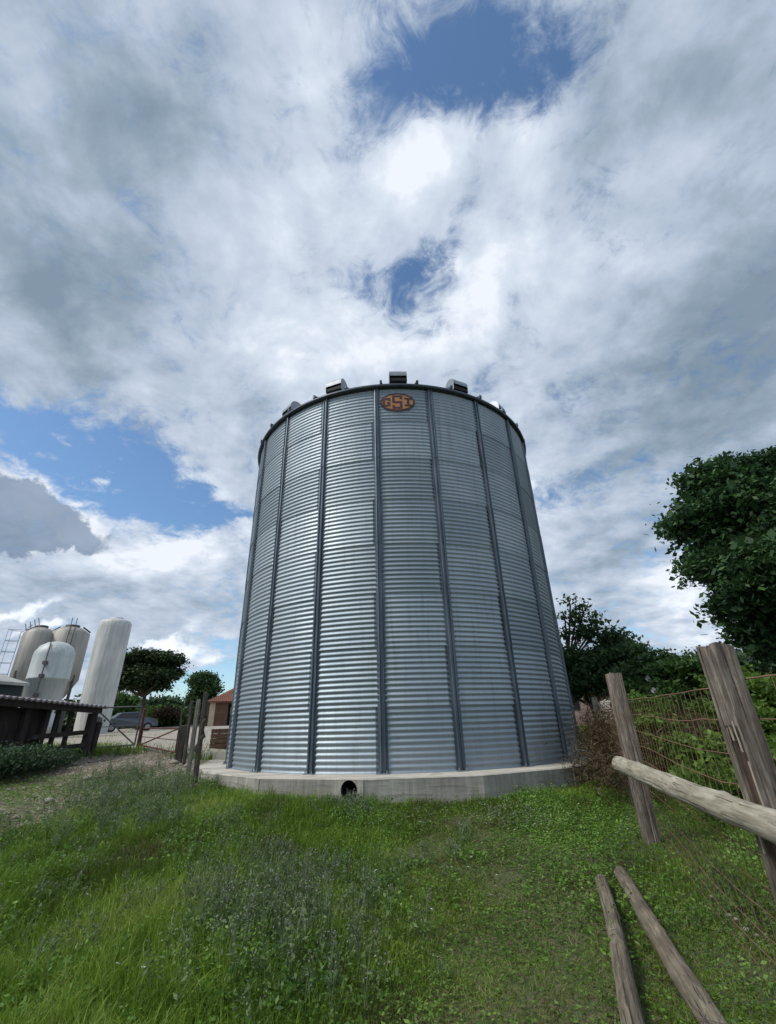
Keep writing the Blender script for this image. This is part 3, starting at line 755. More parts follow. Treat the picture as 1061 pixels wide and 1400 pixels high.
# netting
def netting(P0, P1, top0, top1, off, sag=.02, stay=.15, seed=0, lowkick=0.0):
    r_ = random.Random(seed); b_ = MB(); d_ = P1-P0; L = Vector((d_.x,d_.y,0)).length; h0 = P0.z; h1 = P1.z
    fr = [0,.075,.155,.24,.33,.43,.54,.65,.76,.88,1.0]
    rows = []
    nseg = int(L/.3)+1
    for f_ in fr:
        row = []
        for k in range(nseg+1):
            q_ = k/nseg; base = P0.lerp(P1, q_); g0 = tz(base.x, base.y)+.03; tp = top0+(top1-top0)*q_ - sag*math.sin(PI*q_)
            zz = g0+(tp-g0)*f_; kick = lowkick*(1-f_)**2*math.sin(PI*min(1,q_*1.0))
            row.append(Vector((base.x,base.y,zz)) + off*(1) + off.normalized()*(-kick) + Vector((0,0,r_.uniform(-.008,.008))) - PA)
        rows.append(row); b_.tube(row, .0036 if f_ < 1 else .0048, 5, caps=False)
    ns = int(L/stay)
    for k in range(ns+1):
        q_ = k/ns*nseg; i = min(int(q_), nseg-1); w = q_-i
        pl = [rows[j][i].lerp(rows[j][i+1], w) + Vector((r_.uniform(-.006,.006),)*3) for j in range(len(fr))]
        b_.tube(pl, .0023, 4, caps=False)
    return b_
offb = -nrm*.085
netting(PA, PB, at(876,955,6.5).z, at(1012,930,3.2).z, offb, seed=1, lowkick=.0, stay=.12).build('wire_netting', M['wire'], fence)
netting(PB, PD, at(1012,930,3.2).z, at(1012,930,3.2).z, offb, seed=2, stay=.3).build('wire_netting', M['wire'], fence)
netting(PC, PA, PC.z+1.35, at(876,955,6.5).z, offb, seed=3, stay=.16).build('wire_netting', M['wire'], fence)
# fine skirt of netting sloping to the ground below the rail
b_ = MB(); skn = 46; skm = 14
S = [[None]*(skn+1) for _ in range(skm+1)]
for j in range(skm+1):
    for k in range(skn+1):
        q_ = k/skn; w = j/skm; base = PA.lerp(PD, q_*.72)
        outw = nrm*(.10+.42*w*w + .05*math.sin(q_*11)); x_, y_ = base.x+outw.x, base.y+outw.y
        z_ = tz(x_,y_)+.04 + .62*(1-w)**1.4
        S[j][k] = Vector((x_,y_,z_)) - PA
for j in range(skm):
    for k in range(skn):
        if (j+k) % 2 == 0: b_.bar(S[j][k], S[j+1][k+1], .0016)
        else: b_.bar(S[j][k+1], S[j+1][k], .0016)
b_.build('fine_netting', M['grey_steel'], fence)

# two poles lying in the grass
def pole(pa, pb, r0, r1, label, seed):
    random.seed(seed); a_ = pa; b2 = pb; d_ = (b2-a_).normalized(); qt = d_.to_track_quat('Y','Z'); iv = qt.inverted(); L = (b2-a_).length
    pts = []; rad = []
    N = 26
    for k in range(N):
        q_ = k/(N-1); pts.append(Vector((.012*math.sin(q_*6+seed), L*q_, .01*math.sin(q_*5)))); rad.append((r0+(r1-r0)*q_)*(1+.05*math.sin(k*1.9+seed)))
    o = rough_tube('wooden_pole', L, lambda q: (r0+(r1-r0)*q)*(1+.03*math.sin(q*25+seed)), lambda q: (.012*math.sin(q*6+seed), .01*math.sin(q*5)), M['wood_log'], None, a_, qt, seed+70, crack=.013 if seed == 3 else .006, knots=((.5,1.4,.012),(1.3,1.9,.014),(1.9,1.1,.01)))
    tag(o, label, 'pole', 'poles lying in the grass'); return o
def gp(px, py, up_): 
    h_ = hit(px, py); v = Vector((h_.x, h_.y, tz(h_.x,h_.y)+up_)); return v
def ext(a_, b_, e): d_ = b_-a_; return b_ + d_*e
a_ = gp(824,1215,.07); b2 = gp(868,1400,.06); o = pole(a_, ext(a_,b2,.5), .05, .06, 'cracked brown grey pole lying left of the other in the grass', 3)
a_ = gp(846,1200,.05); b2 = gp(968,1400,.06); o = pole(a_, ext(a_,b2,.5), .052, .068, 'smooth greenish grey pole lying nearest the fence in the grass', 5)

# ------------------------------------------------------------------ left: loose old posts
for (bx,by,tx,ty,w,mat,lb,sd,D) in (
    (267,1064,282,948,.085,'wood_dark','tall knotted near black post nearest the silo base',41,10.9),
    (259,1046,272,957,.082,'wood_grey','pale grey post just behind the dark knotted post',42,12.3),
    (253.5,1033,262,959,.065,'wood_dark','slim dark post third from the silo base',43,13.6),
    (245,1026,249,966,.045,'wood_dark','thin dark stake at the far end of the post row',44,15.0)):
    B = at(bx,by,D); z_ = tz(B.x,B.y); tp = at(tx,ty,D)
    h = tp.z - z_; ln = ((tp.x-B.x)/h, (tp.y-B.y)/h)
    o = rough_post('fence_post', M[mat], None, (B.x,B.y,z_), w, w, h, 0, sd, top=.05, lean=ln)
    tag(o, lb, 'post', 'old fence posts left of the silo')
    if sd == 41:
        k_ = MB()
        for (zz,sx_) in ((1.15,.07),(.62,-.08),(.85,.075)):
            k_ = MB(); k_.tube([(ln[0]*zz,ln[1]*zz,zz-.08),(ln[0]*zz+sx_,ln[1]*zz-.03,zz),(ln[0]*zz+sx_*.7,ln[1]*zz,zz+.07)],[.035,.045,.02],8); k_.build('knot', M['wood_dark'], o)
B = at(246,1026,14.2); z_ = tz(B.x,B.y)
o = rough_post('fence_post', M['wood_dark'], None, (B.x,B.y,z_), .17,.12, at(246,992,14.2).z-z_, .2, 45); tag(o, 'short thick squared dark post stub beside the gate', 'post', 'old fence posts left of the silo')

# crates and trough behind the base
B = at(306,1030,19.0); B.z = tz(B.x,B.y)
def crate(loc, w, d, h, rz, lb):
    e_ = empty('wooden_crate', loc, rz, lb, 'crate', 'crates behind the concrete base')
    b_ = MB(); n_ = 4
    for k in range(n_):
        z_ = h*(k+.5)/n_
        b_.box((0,-d/2,z_),(w,.025,h/n_-.02)); b_.box((0,d/2,z_),(w,.025,h/n_-.02)); b_.box((-w/2,0,z_),(.025,d-.03,h/n_-.02)); b_.box((w/2,0,z_),(.025,d-.03,h/n_-.02))
    b_.build('slatted_side', M['crate'], e_)
    b_ = MB(); b_.box((0,0,.03),(w-.04,d-.04,.03)); b_.build('floor_board', M['crate'], e_)
    for sx_ in (-1,1):
        for sy_ in (-1,1):
            c_ = MB(); c_.box((sx_*(w/2-.04),sy_*(d/2-.04),h/2),(.05,.05,h)); c_.build('corner_block', M['crate'], e_)
    return e_
crate((B.x+.25,B.y+.1,B.z), 1.35,1.0,.62, .1, 'long brown slatted crate at the bottom of the stack behind the base')
crate((B.x+.75,B.y+.2,B.z+.625), .95,.8,.42, .05, 'smaller brown slatted crate resting on top of the long crate')
B = at(300,1035,15.5); B.z = tz(B.x,B.y)-.05
tg = empty('water_trough', B, .15, 'pale concrete trough lying beside the left rim of the silo base', 'trough')
b_ = MB(); w,d,h = .85,.45,.25
b_.box((0,-d/2,h/2),(w,.06,h)); b_.box((0,d/2,h/2),(w,.06,h)); b_.box((-w/2+.03,0,h/2),(.06,d-.07,h)); b_.box((w/2-.03,0,h/2),(.06,d-.07,h)); b_.box((0,0,.03),(w-.13,d-.07,.06))
b_.build('basin', M['trough'], tg)

# ------------------------------------------------------------------ gates
def gate(pl, pr, ztop_l, ztop_r, name, lb, diag, post_side, mat):
    z0 = tz(pl.x,pl.y); z1 = tz(pr.x,pr.y)
    B = Vector((pl.x,pl.y,z0)); e_ = empty(name, B, 0, lb, 'gate', 'steel pipe gates across the yard entrance')
    A0 = Vector((0,0,.12)); A1 = Vector((0,0,ztop_l-z0)); C0 = Vector((pr.x-pl.x,pr.y-pl.y,z1-z0+.12)); C1 = Vector((pr.x-pl.x,pr.y-pl.y,ztop_r-z0))
    b_ = MB(); 
    for s_,t_ in ((A0,A1),(C0,C1),(A0,C0),(A1,C1)): b_.tube([s_,t_], .025, 8)
    b_.build('frame', mat, e_)
    b_ = MB(); b_.tube([A1 if diag else A0, C0 if diag else C1], .022, 8); b_.build('diagonal_brace', mat, e_)
    b_ = MB(); b_.tube([A0.lerp(A1,.5), C0.lerp(C1,.5)], .012, 6); b_.build('middle_bar', mat, e_)
    return e_
GL = at(119,1016,19.0); GR = at(184,1018,18.6)
gate(GL, GR, at(119,968,19).z, at(184,966,18.6).z, 'pipe_gate', 'grey steel gate leaf with long diagonal brace in front of the tall tank', True, 0, M['grey_steel'])
G2 = at(191,1020,18.5); G3 = at(241,1020,16.8)
gate(G2, G3, at(191,996,18.5).z, at(241,996,16.8).z, 'pipe_gate', 'low rusty gate leaf between the red post and the old fence posts', False, 0, M['rust'])
b_ = MB(); B = at(188,1022,18.5); B.z = tz(B.x,B.y); hh = at(188,970,18.5).z-B.z
b_.tube([(0,0,-.2),(0,0,hh)], .05, 10); b_.tube([(0,0,hh),(0,0,hh+.03)], [.055,.02], 10)
tag(b_.build('gate_post', M['rust'], loc=B), 'rusty red steel post between the two gate leaves', 'gate post')

# ------------------------------------------------------------------ lean-to shed at the left edge
SL = at(-60,1020,15.5); SR = at(113,1017,17.8); SL.z = tz(SL.x,SL.y); SR.z = tz(SR.x,SR.y)
zt_l = at(-60,950,15.5).z; zt_r = at(118,966,17.8).z
sv = SR-SL; sv.z = 0; Ls = sv.length; sang = math.atan2(sv.y, sv.x)
shd = empty('cattle_shed', SL, sang, 'low dark wooden lean-to shed with a weathered sheet roof', 'shed')
hl = zt_l-SL.z; hr_ = zt_r-SL.z; zr0 = SR.z-SL.z
def zt(x): return hl+(hr_-hl)*x/Ls
b_ = MB(); D_ = 3.2
N = 46; vs = []; fs = []
for i in range(N+1):
    x = -.2 + (Ls+.35)*i/N; w = .022*(1 if i % 2 else -1)
    vs += [(x,-.45,zt(x)+w-.0),(x,D_,zt(x)+.28+w),(x,-.45,zt(x)+w-.05),(x,D_,zt(x)+.23+w)]
for i in range(N):
    a0 = i*4; fs += [(a0,a0+4,a0+5,a0+1),(a0+2,a0+3,a0+7,a0+6),(a0,a0+2,a0+6,a0+4)]
b_.add(vs, fs); b_.build('roof_sheets', M['grey_sheet'], shd)
b_ = MB(); b_.bar((-.2,-.3,zt(0)-.14),(Ls+.1,-.3,zt(Ls)-.14),.10,.14); b_.build('front_beam', M['wood_shed'], shd)
b_ = MB(); x = 0
while x < Ls*.55:
    g_ = random.uniform(-.03,.03); b_.box((x+.09,0,(zt(x)-.2)/2+g_),(.17,.03,zt(x)-.15)); x += .19
b_.build('boarding', M['wood_shed'], shd)
b_ = MB(); b_.box((Ls/2,D_-.1,.75),(Ls,.04,1.6)); b_.build('back_boarding', M['wood_shed'], shd) if False else None
for fx, w in ((.0,.14),(.40,.14),(.56,.13),(.66,.1),(.78,.1),(1.0,.2)):
    b_ = MB(); x = Ls*fx; b_.bar((x,-.12,zr0*fx-.25),(x+random.uniform(-.03,.03),-.12,zt(x)-.2),w); b_.build('post', M['wood_shed'], shd, bevel=.01)
b_ = MB(); b_.bar((Ls*.97+.32,-.1,zr0-.2),(Ls*.97+.40,-.1,zt(Ls)-.45),.22,.14); b_.build('leaning_plank', M['wood_shed'], shd)
for fz in (.42,.2):
    b_ = MB(); b_.bar((Ls*.45,-.2,fz*hr_+zr0*.5),(Ls,-.2,fz*hr_+zr0*.9),.06,.12); b_.build('rail', M['wood_shed'], shd)
# tall weeds against the shed
shrub(45,1030,15.4,[(-20,1040,14.4,1.0,.5,.24),(20,1038,14.6,.8,.5,.20),(50,1037,15.2,.7,.5,.15),(80,1036,16.0,.5,.4,.09)],17000,.028,M['leaf_dark'],'dark rank weeds growing along the front of the lean-to shed',name='weed_clump',cat='weeds',clump=.14,nclump=24,elong=2.4)

# ------------------------------------------------------------------ far green barn with pale roof
A = at(-120,905,30); e0 = at(-120,927,28); e1 = at(36,927,31)
gb = empty('cattle_barn', (e0.x,e0.y,1.2), 0, 'dark green clad barn with a pale grey roof behind the lean-to shed', 'barn')
dx = Vector((e1.x-e0.x, e1.y-e0.y, 0)); back = Vector((-dx.y, dx.x, 0)).normalized()
ez = e0.z-1.2; ez1 = e1.z-1.2; ez = (ez+ez1)/2; rz_ = ez+1.5
bk = back*5.5; o_ = Vector((0,0,0))
b_ = MB(); z3 = Vector((0,0,1))
L0 = o_ + z3*ez; L1 = dx*1.0 + z3*ez; R0 = bk + z3*rz_; R1 = bk + dx*.93 + z3*rz_; K0 = bk*2 + z3*ez; K1 = bk*2 + dx + z3*ez
ov = -back*.35
b_.add([L0+ov-z3*.08,L1+ov-z3*.08,R1,R0],[(0,1,2,3)]); b_.add([R0,R1,K1,K0],[(0,1,2,3)]); b_.add([L0+ov-z3*.08,L1+ov-z3*.08,L1+ov-z3*.22,L0+ov-z3*.22],[(0,3,2,1)])
b_.add([L1+ov-z3*.08,K1,R1],[(0,1,2)]); b_.build('roof', M['pale_roof'], gb)
b_ = MB(); dn = z3*ez
b_.add([L0-z3*.15,L1-z3*.15,L1-dn,L0-dn],[(3,2,1,0)]); b_.add([L1-z3*.15,K1-z3*.15,K1-dn,L1-dn],[(3,2,1,0)]); b_.build('wall', M['green_wall'], gb)

# ------------------------------------------------------------------ tanks
def edges(pl, pr, D):
    a_ = at(*pl, D); b_ = at(*pr, D); c_ = (a_+b_)/2; r_ = (Vector((a_.x-b_.x, a_.y-b_.y))).length/2*1.0
    return c_, r_
# tall white tank
c1, r1 = edges((134,857),(180,857),38); cb = at(133,1004,38); z0 = tz(cb.x,cb.y); ht = at(157,847,38).z - z0
tk = empty('tall_tank', (c1.x,c1.y,z0), 0, 'tall straight white fibreglass tank with streaky stains and a flat domed top', 'tank')
b_ = MB(); b_.lathe([(r1*.92,-.3),(r1*.92,.0),(r1*.95,.5),(r1*.98,2.5),(r1,ht-.6),(r1*.99,ht-.32),(r1*.9,ht-.14),(r1*.6,ht-.03),(r1*.3,ht),(.001,ht+.01)], 48); b_.build('shell', M['tank_white'], tk)
b_ = MB(); b_.lathe([(r1*.42,ht-.02),(r1*.42,ht+.10),(.001,ht+.13)], 24); b_.build('lid', M['tank_white'], tk)
b_ = MB(); v_ = Vector((-c1.x,-c1.y,0)).normalized(); sd_ = Vector((-v_.y,v_.x,0))*.25
b_.tube([v_*r1*.88+sd_+Vector((0,0,.75)), v_*(r1+.12)+sd_+Vector((0,0,.75))], [.26,.26], 16); b_.tube([v_*r1*.88+sd_*2.6+Vector((0,0,.8)), v_*(r1+.25)+sd_*2.6+Vector((0,0,.75))], .07, 8)
b_.build('hatch', M['grey_steel'], tk)
def hopper_tank(name, pl, pr, ptop, ycyl, D, label, mat, flat_top=True, legs=True, cage=False):
    c_, r_ = edges(pl, pr, D); z0 = tz(c_.x,c_.y); zs = c_.z-z0; zt_ = at(ptop[0],ptop[1],D).z-z0; zc = at((pl[0]+pr[0])/2-12, ycyl, D).z-z0
    tk = empty(name, (c_.x,c_.y,z0), 0, label, 'feed tank', 'fibreglass feed tanks behind the lean-to shed')
    b_ = MB()
    if flat_top: pr_ = [(.12,zc-1.9),(r_*.55,zc-1.1),(r_,zc),(r_,zs),(r_*.55,zt_-.12),(r_*.34,zt_-.05),(r_*.34,zt_+.02)]
    else: pr_ = [(.12,zc-2.6),(r_*.6,zc-2.0),(r_*.90,zc-1.25),(r_*.97,zc-.05),(r_*1.02,zc-.02),(r_*1.02,zc+.05),(r_,zc+.08),(r_,zs-.1),(r_*.97,zs+.12),(r_*.8,zs+(zt_-zs)*.6),(r_*.5,zt_-.08),(r_*.2,zt_),(.001,zt_+.01)]
    b_.lathe(pr_, 40); b_.build('shell', mat, tk)
    if flat_top:
        b_ = MB(); b_.lathe([(r_*.38,zt_-.02),(r_*.38,zt_+.1),(r_*.05,zt_+.15),(.001,zt_+.15)], 24); b_.build('lid', M['grey_steel'], tk)
    for k in range(4 if flat_top else 0):
        th = PI/4+k*PI/2 + math.atan2(c_.y,c_.x); l_ = MB(); l_.bar((r_*.98*math.cos(th),r_*.98*math.sin(th),-.2),(r_*.98*math.cos(th),r_*.98*math.sin(th),zc+.3),.12); l_.build('leg', mat if not flat_top else M['grey_steel'], tk)
    return tk, c_, r_, z0, zs, zt_, zc
tk, c_, r_, z0, zs, zt_, zc = hopper_tank('feed_tank', (31,867), (78,867), (62,858), 925, 42, 'cream fibreglass feed tank with caged ladder at the far left', M['tank_cream'])
# ladder with safety hoops on the left flank
th0 = math.atan2(-c_.y,-c_.x) - R(88)
rad_ = Vector((math.cos(th0), math.sin(th0), 0)); tan_ = Vector((-rad_.y, rad_.x, 0))
b_ = MB(); lo = rad_*(r_+.12)
for s_ in (-.2,.2): b_.tube([lo+tan_*s_+z3*.3, lo+tan_*s_+z3*zs, rad_*(r_*.6)+tan_*s_+z3*(zt_+.1)], .018, 6)
z_ = .5
while z_ < zs: b_.tube([lo+tan_*-.2+z3*z_, lo+tan_*.2+z3*z_], .018, 5); z_ += .3
b_.build('ladder', M['rust_dark'], tk)
b_ = MB(); z_ = 2.4
hoops = []
while z_ < zs+.3:
    pl = [lo + tan_*.32*math.cos(PI*k/8) + rad_*.75*math.sin(PI*k/8) + z3*z_ for k in range(9)]; hoops.append(pl); b_.tube(pl, .013, 5); z_ += .75
for k in (2,4,6): b_.tube([h[k] for h in hoops], .010, 5)
b_.build('safety_cage', M['rust_dark'], tk)
b_ = MB()
for q_ in (.85,.62,.4,.2):
    p_ = rad_*(r_*q_)+z3*(zs+(zt_-zs)*(1-q_)/.66); b_.tube([p_, p_+z3*.55+rad_*.18], .025, 5)
b_.tube([rad_*(r_*.85)+z3*(zs+.2), rad_*(r_*.2)+z3*(zt_+.15)], .04, 6)
b_.build('handrail', M['rust_dark'], tk)
tk, c_, r_, z0, zs, zt_, zc = hopper_tank('feed_tank', (69,866), (124,866), (98,857), 930, 42, 'cream fibreglass feed tank with railed top between the two white tanks', M['tank_cream'])
v_ = Vector((-c_.x,-c_.y,0)).normalized(); tan_ = Vector((-v_.y,v_.x,0))
b_ = MB()
for s_ in (-.15,.15): b_.tube([v_*(r_+.08)+tan_*s_+z3*.5, v_*(r_+.08)+tan_*s_+z3*zs, v_*(r_*.45)+tan_*s_+z3*(zt_+.05), v_*(r_*.35)+tan_*s_+z3*(zt_+.6)], .025, 6)
b_.build('ladder', M['rust_dark'], tk)
b_ = MB(); b_.tube([tan_*r_*.98+z3*(zs+.15), tan_*r_*.55+z3*(zt_+.02)], .06, 6); b_.build('handrail', M['rust_dark'], tk); b_ = MB(); b_.tube([tan_*-r_*.98+z3*(zs+.05), tan_*-r_*.6+z3*(zt_-.05)], .04, 6); b_.build('handrail', M['rust_dark'], tk)
tk, c_, r_, z0, zs, zt_, zc = hopper_tank('feed_tank', (45,895), (104,895), (84,878), 929, 34, 'pale rounded feed tank with a seam round its middle standing in front', M['tank_grey'], flat_top=False)
v_ = Vector((-c_.x,-c_.y,0)).normalized(); tan_ = Vector((-v_.y,v_.x,0)); sd_ = -tan_*.35
b_ = MB(); b_.tube([v_*(r_+.1)+sd_+z3*.3, v_*(r_+.1)+sd_+z3*zs, v_*(r_*.7)+sd_+z3*(zt_-.15)], .035, 6)
for zz in (1.2,2.2,3.2,3.9): b_.box(v_*(r_+.05)+sd_+z3*zz, (.2,.2,.18))
b_.build('fill_pipe', M['grey_steel'], tk)
b_ = MB(); b_.lathe([(r_*.5,.1),(r_*.85,.15),(r_*.85,zc-1.9),(r_*.3,zc-1.5)], 32); b_.build('skirt', M['tank_grey'], tk)

# ------------------------------------------------------------------ car
A = at(172,1001,46); A.z = tz(A.x,A.y)
car = empty('parked_car', A, math.atan2(A.y,A.x)-PI/2+R(12), 'silver blue car parked beside the tall white tank', 'car')
side = [(-2.1,.35),(-2.1,.75),(-1.95,.95),(-1.3,1.0),(-.75,1.42),(.55,1.47),(1.25,1.05),(1.95,.88),(2.15,.65),(2.15,.35)]
b_ = MB(); n_ = len(side); vs = [(x,-.85*(1 if z < 1.01 else .86),z) for x,z in side]+[(x,.85*(1 if z < 1.01 else .86),z) for x,z in side]
b_.add(vs, [tuple(range(n_)), tuple(reversed(range(n_,2*n_)))]+[(i,n_+i,n_+(i+1)%n_,(i+1)%n_) for i in range(n_)]); b_.build('body', M['car_paint'], car, bevel=.06)
b_ = MB(); b_.add([(-1.15,-.87,1.03),(1.05,-.87,1.05),(.5,-.77,1.40),(-.7,-.77,1.36)],[(0,1,2,3)]); b_.build('side_window', M['glass'], car)
b_ = MB(); b_.add([(.60,-.68,1.43),(.60,.68,1.43),(1.26,.74,1.08),(1.26,-.74,1.08)],[(0,3,2,1)]); b_.build('windscreen', M['glass'], car)
for x in (-1.3,1.35):
    for y in (-.83,.83):
        b_ = MB(); b_.tube([(x,y-.1,.32),(x,y+.1,.32)], .33, 20); o = b_.build('wheel', M['tyre'], car)
        b_ = MB(); b_.tube([(x,y-.115,.32),(x,y+.115,.32)], .19, 16); b_.build('rim', M['rim'], o)

# ------------------------------------------------------------------ red-roofed open barn
BL = at(284,991,52); BL.z = tz(BL.x,BL.y); view = math.atan2(BL.y,BL.x)-PI/2
ba = empty('brick_barn', BL, view+R(6), 'brown open fronted barn with a red clay tile hip roof left of the silo', 'barn')
hE = at(284,958,52).z-BL.z; hA = at(312,937,52).z-BL.z+.2
Wd, Dp = 8.0, 7.0
b_ = MB(); b_.box((.25,.1,hE/2),(.5,.3,hE)); b_.build('cream_pier', M['cream_wall'], ba)
b_ = MB(); b_.box((1.15,.12,hE/2),(1.25,.25,hE)); b_.box((Wd/2,Dp,hE/2),(Wd,.25,hE)); b_.box((.1,Dp/2+.2,hE/2),(.2,Dp-.4,hE)); b_.box((Wd-.1,Dp/2,hE/2),(.2,Dp,hE)); b_.box((4,.13,hE-.15),(4.4,.22,.35)); b_.build('wall', M['barn_wall'], ba)
b_ = MB(); ov = .35; b_.add([(-ov,-ov,hE-.05),(Wd+ov,-ov,hE-.05),(Wd+ov,Dp+ov,hE-.05),(-ov,Dp+ov,hE-.05),(3.0,Dp/2,hA),(Wd-3,Dp/2,hA)],[(0,1,5,4),(1,2,5),(2,3,4,5),(3,0,4)])
b_.add([(-ov,-ov,hE-.05),(Wd+ov,-ov,hE-.05),(Wd+ov,-ov,hE-.2),(-ov,-ov,hE-.2)],[(0,3,2,1)]); b_.build('roof', M['tiles'], ba)
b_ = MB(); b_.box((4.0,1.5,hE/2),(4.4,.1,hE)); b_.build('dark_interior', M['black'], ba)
b_ = MB(); b_.box((2.35,1.40,hE*.62),(.35,.06,.7)); b_.build('window', M['cream_wall'], ba)

# ------------------------------------------------------------------ far trees on the left
def tree(px, pyb, D, lob, n, size, mat, label, name, tr_r=.25, group=None, extra=None, **kw):
    B = at(px, pyb, D); B.z = tz(B.x,B.y)
    e_ = empty(name, B, 0, label, 'tree', group); L_ = [lobe_at(B,*a) for a in lob]
    foliage('crown', L_, n, size, mat, e_, **kw)
    zc_ = min(l[2]-l[5]*.3 for l in L_); zc_ = max(zc_, .8)
    limbs(e_, tr_r, [[(0,0,-.3),(.1,0,zc_*.5),(0,.1,zc_),(.1,0,zc_+.6)]]+branchy(0,.05,zc_*.8,L_,2)); return e_
tree(189,992,55,[(192,904,55,3.1,2.8,1.0),(222,906,55,2.4,2.4,.9),(205,925,55,3.6,3.0,1.1),(175,928,55,2.6,2.4,1.4),(234,920,55,1.7,1.8,.75),(214,938,55,1.7,1.6,.6),(178,938,55,1.7,1.6,.7),(200,936,55,1.6,1.6,.6),(210,898,55,1.8,1.8,.55),(180,905,55,1.4,1.4,.9)],24000,.20,M['leaf_silk'],'wide flat topped tree with bronze tinted leaves behind the car','silk_tree',.28,clump=.34,nclump=30,flat=.7,shell=.45,sub=6)
tree(279,985,62,[(279,932,62,1.6,1.6,1.4),(271,942,62,1.3,1.4,1.3),(288,944,62,1.4,1.4,1.3),(279,957,62,1.9,1.7,1.2),(277,925,62,.9,.9,.5)],11000,.18,M['leaf_young'],'round dark green tree behind the old posts and barn','round_tree',.25,clump=.3,shell=.4,sub=6)
tree(222,985,85,[(222,965,85,2.6,2,1.1),(213,968,85,1.6,1.6,1),(232,968,85,1.6,1.6,1)],7000,.32,M['leaf_dark'],'low spreading dark tree in the gap behind the wide flat topped tree','low_tree',.2,clump=.5)
tree(250,988,100,[(252,972,100,2.6,2,1.1),(262,975,100,2,2,1)],3500,.36,M['leaf_dark'],'far dark tree just left of the post tops','far_tree',.2,clump=.5)
tree(158,985,90,[(150,962,90,3,2,1.8),(168,965,90,3,2,1.6),(180,970,90,2.5,2,1.2)],7000,.35,M['leaf_mid'],'grey green tree behind the tall tank and car','grey_tree',.25,clump=.55)
shrub(222,990,60,[(206,979,60,1.4,1,.8),(222,980,60,1.6,1,.8),(238,980,60,1.4,1,.8),(232,985,58,1.4,1,.6),(196,985,58,1.0,1,.5)],9000,.2,M['leaf_mid'],'overgrown green bushes along the far edge of the yard',name='bushes',cat='bushes',clump=.35)
shrub(225,985,57,[(224,976,57,.9,.6,.5),(236,974,57,.8,.6,.4)],1500,.2,M['leaf_dry'],'reddish brown thicket in front of the far bushes',name='bushes',cat='bushes',clump=.3)
shrub(95,1000,50,[(75,990,50,2.2,1.5,1.4),(105,985,50,2.2,1.5,1.6),(40,990,50,3,1.5,1.6)],7000,.22,M['leaf_dark'],'dark green hedge behind the legs of the feed tanks',name='hedge',cat='hedge',clump=.4)
# distant wood line beyond everything
P = []
for az in np.linspace(-62, 62, 150):
    d = rng.uniform(230, 300); h = rng.uniform(5, 9); a = R(az)
    P.append((d*math.sin(a), d*math.cos(a), 1.5+h*.4, 7, 6, h*.5))
o = foliage('distant_woods', P, 40000, 1.1, M['leaf_dark'], None, clump=1.2, shell=.2); tag(o, 'far low line of dark woods along the horizon', 'woods', kind='stuff')

# ------------------------------------------------------------------ ground cover
def project(x, y, z):
    dx_, dy_, dz_ = x, y, z-EYE
    u = dx_*rt.x+dy_*rt.y+dz_*rt.z; v = dx_*up.x+dy_*up.y+dz_*up.z; w = dx_*FW.x+dy_*FW.y+dz_*FW.z
    return 530.5+F*u/w, 700-F*v/w, w
def scatter(n, x0, x1, y0, y1, margin=120):
    x = rng.uniform(x0,x1,n); y = rng.uniform(y0,y1,n); z = terr(x,y)
    px, py, w = project(x,y,z)
    k = (w > .3) & (px > -margin) & (px < 1061+margin) & (py < 1400+margin*1.5)
    k &= ((x-CX)**2+(y-CY)**2 > 5.3**2)
    x, y, z, px, py = x[k], y[k], z[k], px[k], py[k]
    return x, y, z, px, py
def blades(name, x, y, z, h, w, lean, tone, mat, label, cat):
    n = len(x); th = rng.uniform(0,2*PI,n); ld = rng.uniform(0,2*PI,n)
    sx, sy = np.cos(th)*w/2, np.sin(th)*w/2; lx, ly = np.cos(ld)*lean*h, np.sin(ld)*lean*h
    b0 = np.stack([x,y,z-.01],1); S_ = np.stack([sx,sy,np.zeros(n)],1); Lv = np.stack([lx,ly,np.zeros(n)],1); H = np.stack([np.zeros(n)]*2+[h],1)
    hd = np.sqrt(np.clip(1-lean**2*.6,.15,1))[:,None]
    V = np.stack([b0-S_, b0+S_, b0+H*.42*hd+Lv*.14-S_*.85, b0+H*.42*hd+Lv*.14+S_*.85, b0+H*.78*hd+Lv*.5-S_*.55, b0+H*.78*hd+Lv*.5+S_*.55, b0+H*hd*.98+Lv], 1).reshape(-1,3)
    i = np.arange(n)*7
    Q_ = np.concatenate([np.stack([i,i+1,i+3,i+2],1), np.stack([i+2,i+3,i+5,i+4],1)]); T_ = np.stack([i+4,i+5,i+6],1)
    me = npmesh(name, V, Q_, T_, smooth=False, attrs={'tone': ('FACE', np.concatenate([tone,tone,tone]))})
    return tag(link(name, me, mat), label, cat, kind='stuff')
def lush(x, y):                       # where the long grass grows
    a = fbm(x, y, 1.4, 21); b = fbm(x, y, .5, 33)
    left = 1/(1+np.exp(-(-.15 - x - .12*(y-6))*2.4))
    trod = np.exp(-(((x-.9-.05*(y-4))/1.15)**2))*np.clip((8.2-y)/1.5, 0, 1)
    nearpad = np.clip((y-7.6)/.8, 0, 1)
    return np.clip(.25 + .75*left + .45*nearpad - .62*trod + .7*(a-.5) + .35*(b-.5), .02, 1.1)
M['grass'] = m_leaf('grass_blades', (.045,.070,.014), (.085,.150,.018), (.18,.26,.045), .4, .5)
_r = [n for n in M['grass'].node_tree.nodes if n.type == 'VALTORGB'][0].color_ramp
for e_, (p_, c_) in zip([_r.elements.new(.1), _r.elements.new(.9)] and _r.elements, ((0,(.14,.10,.05)),(.12,(.075,.095,.022)),(.44,(.125,.225,.02)),(.80,(.235,.37,.042)),(1,(.36,.42,.12)))): e_.position = p_; e_.color = (*c_, 1)
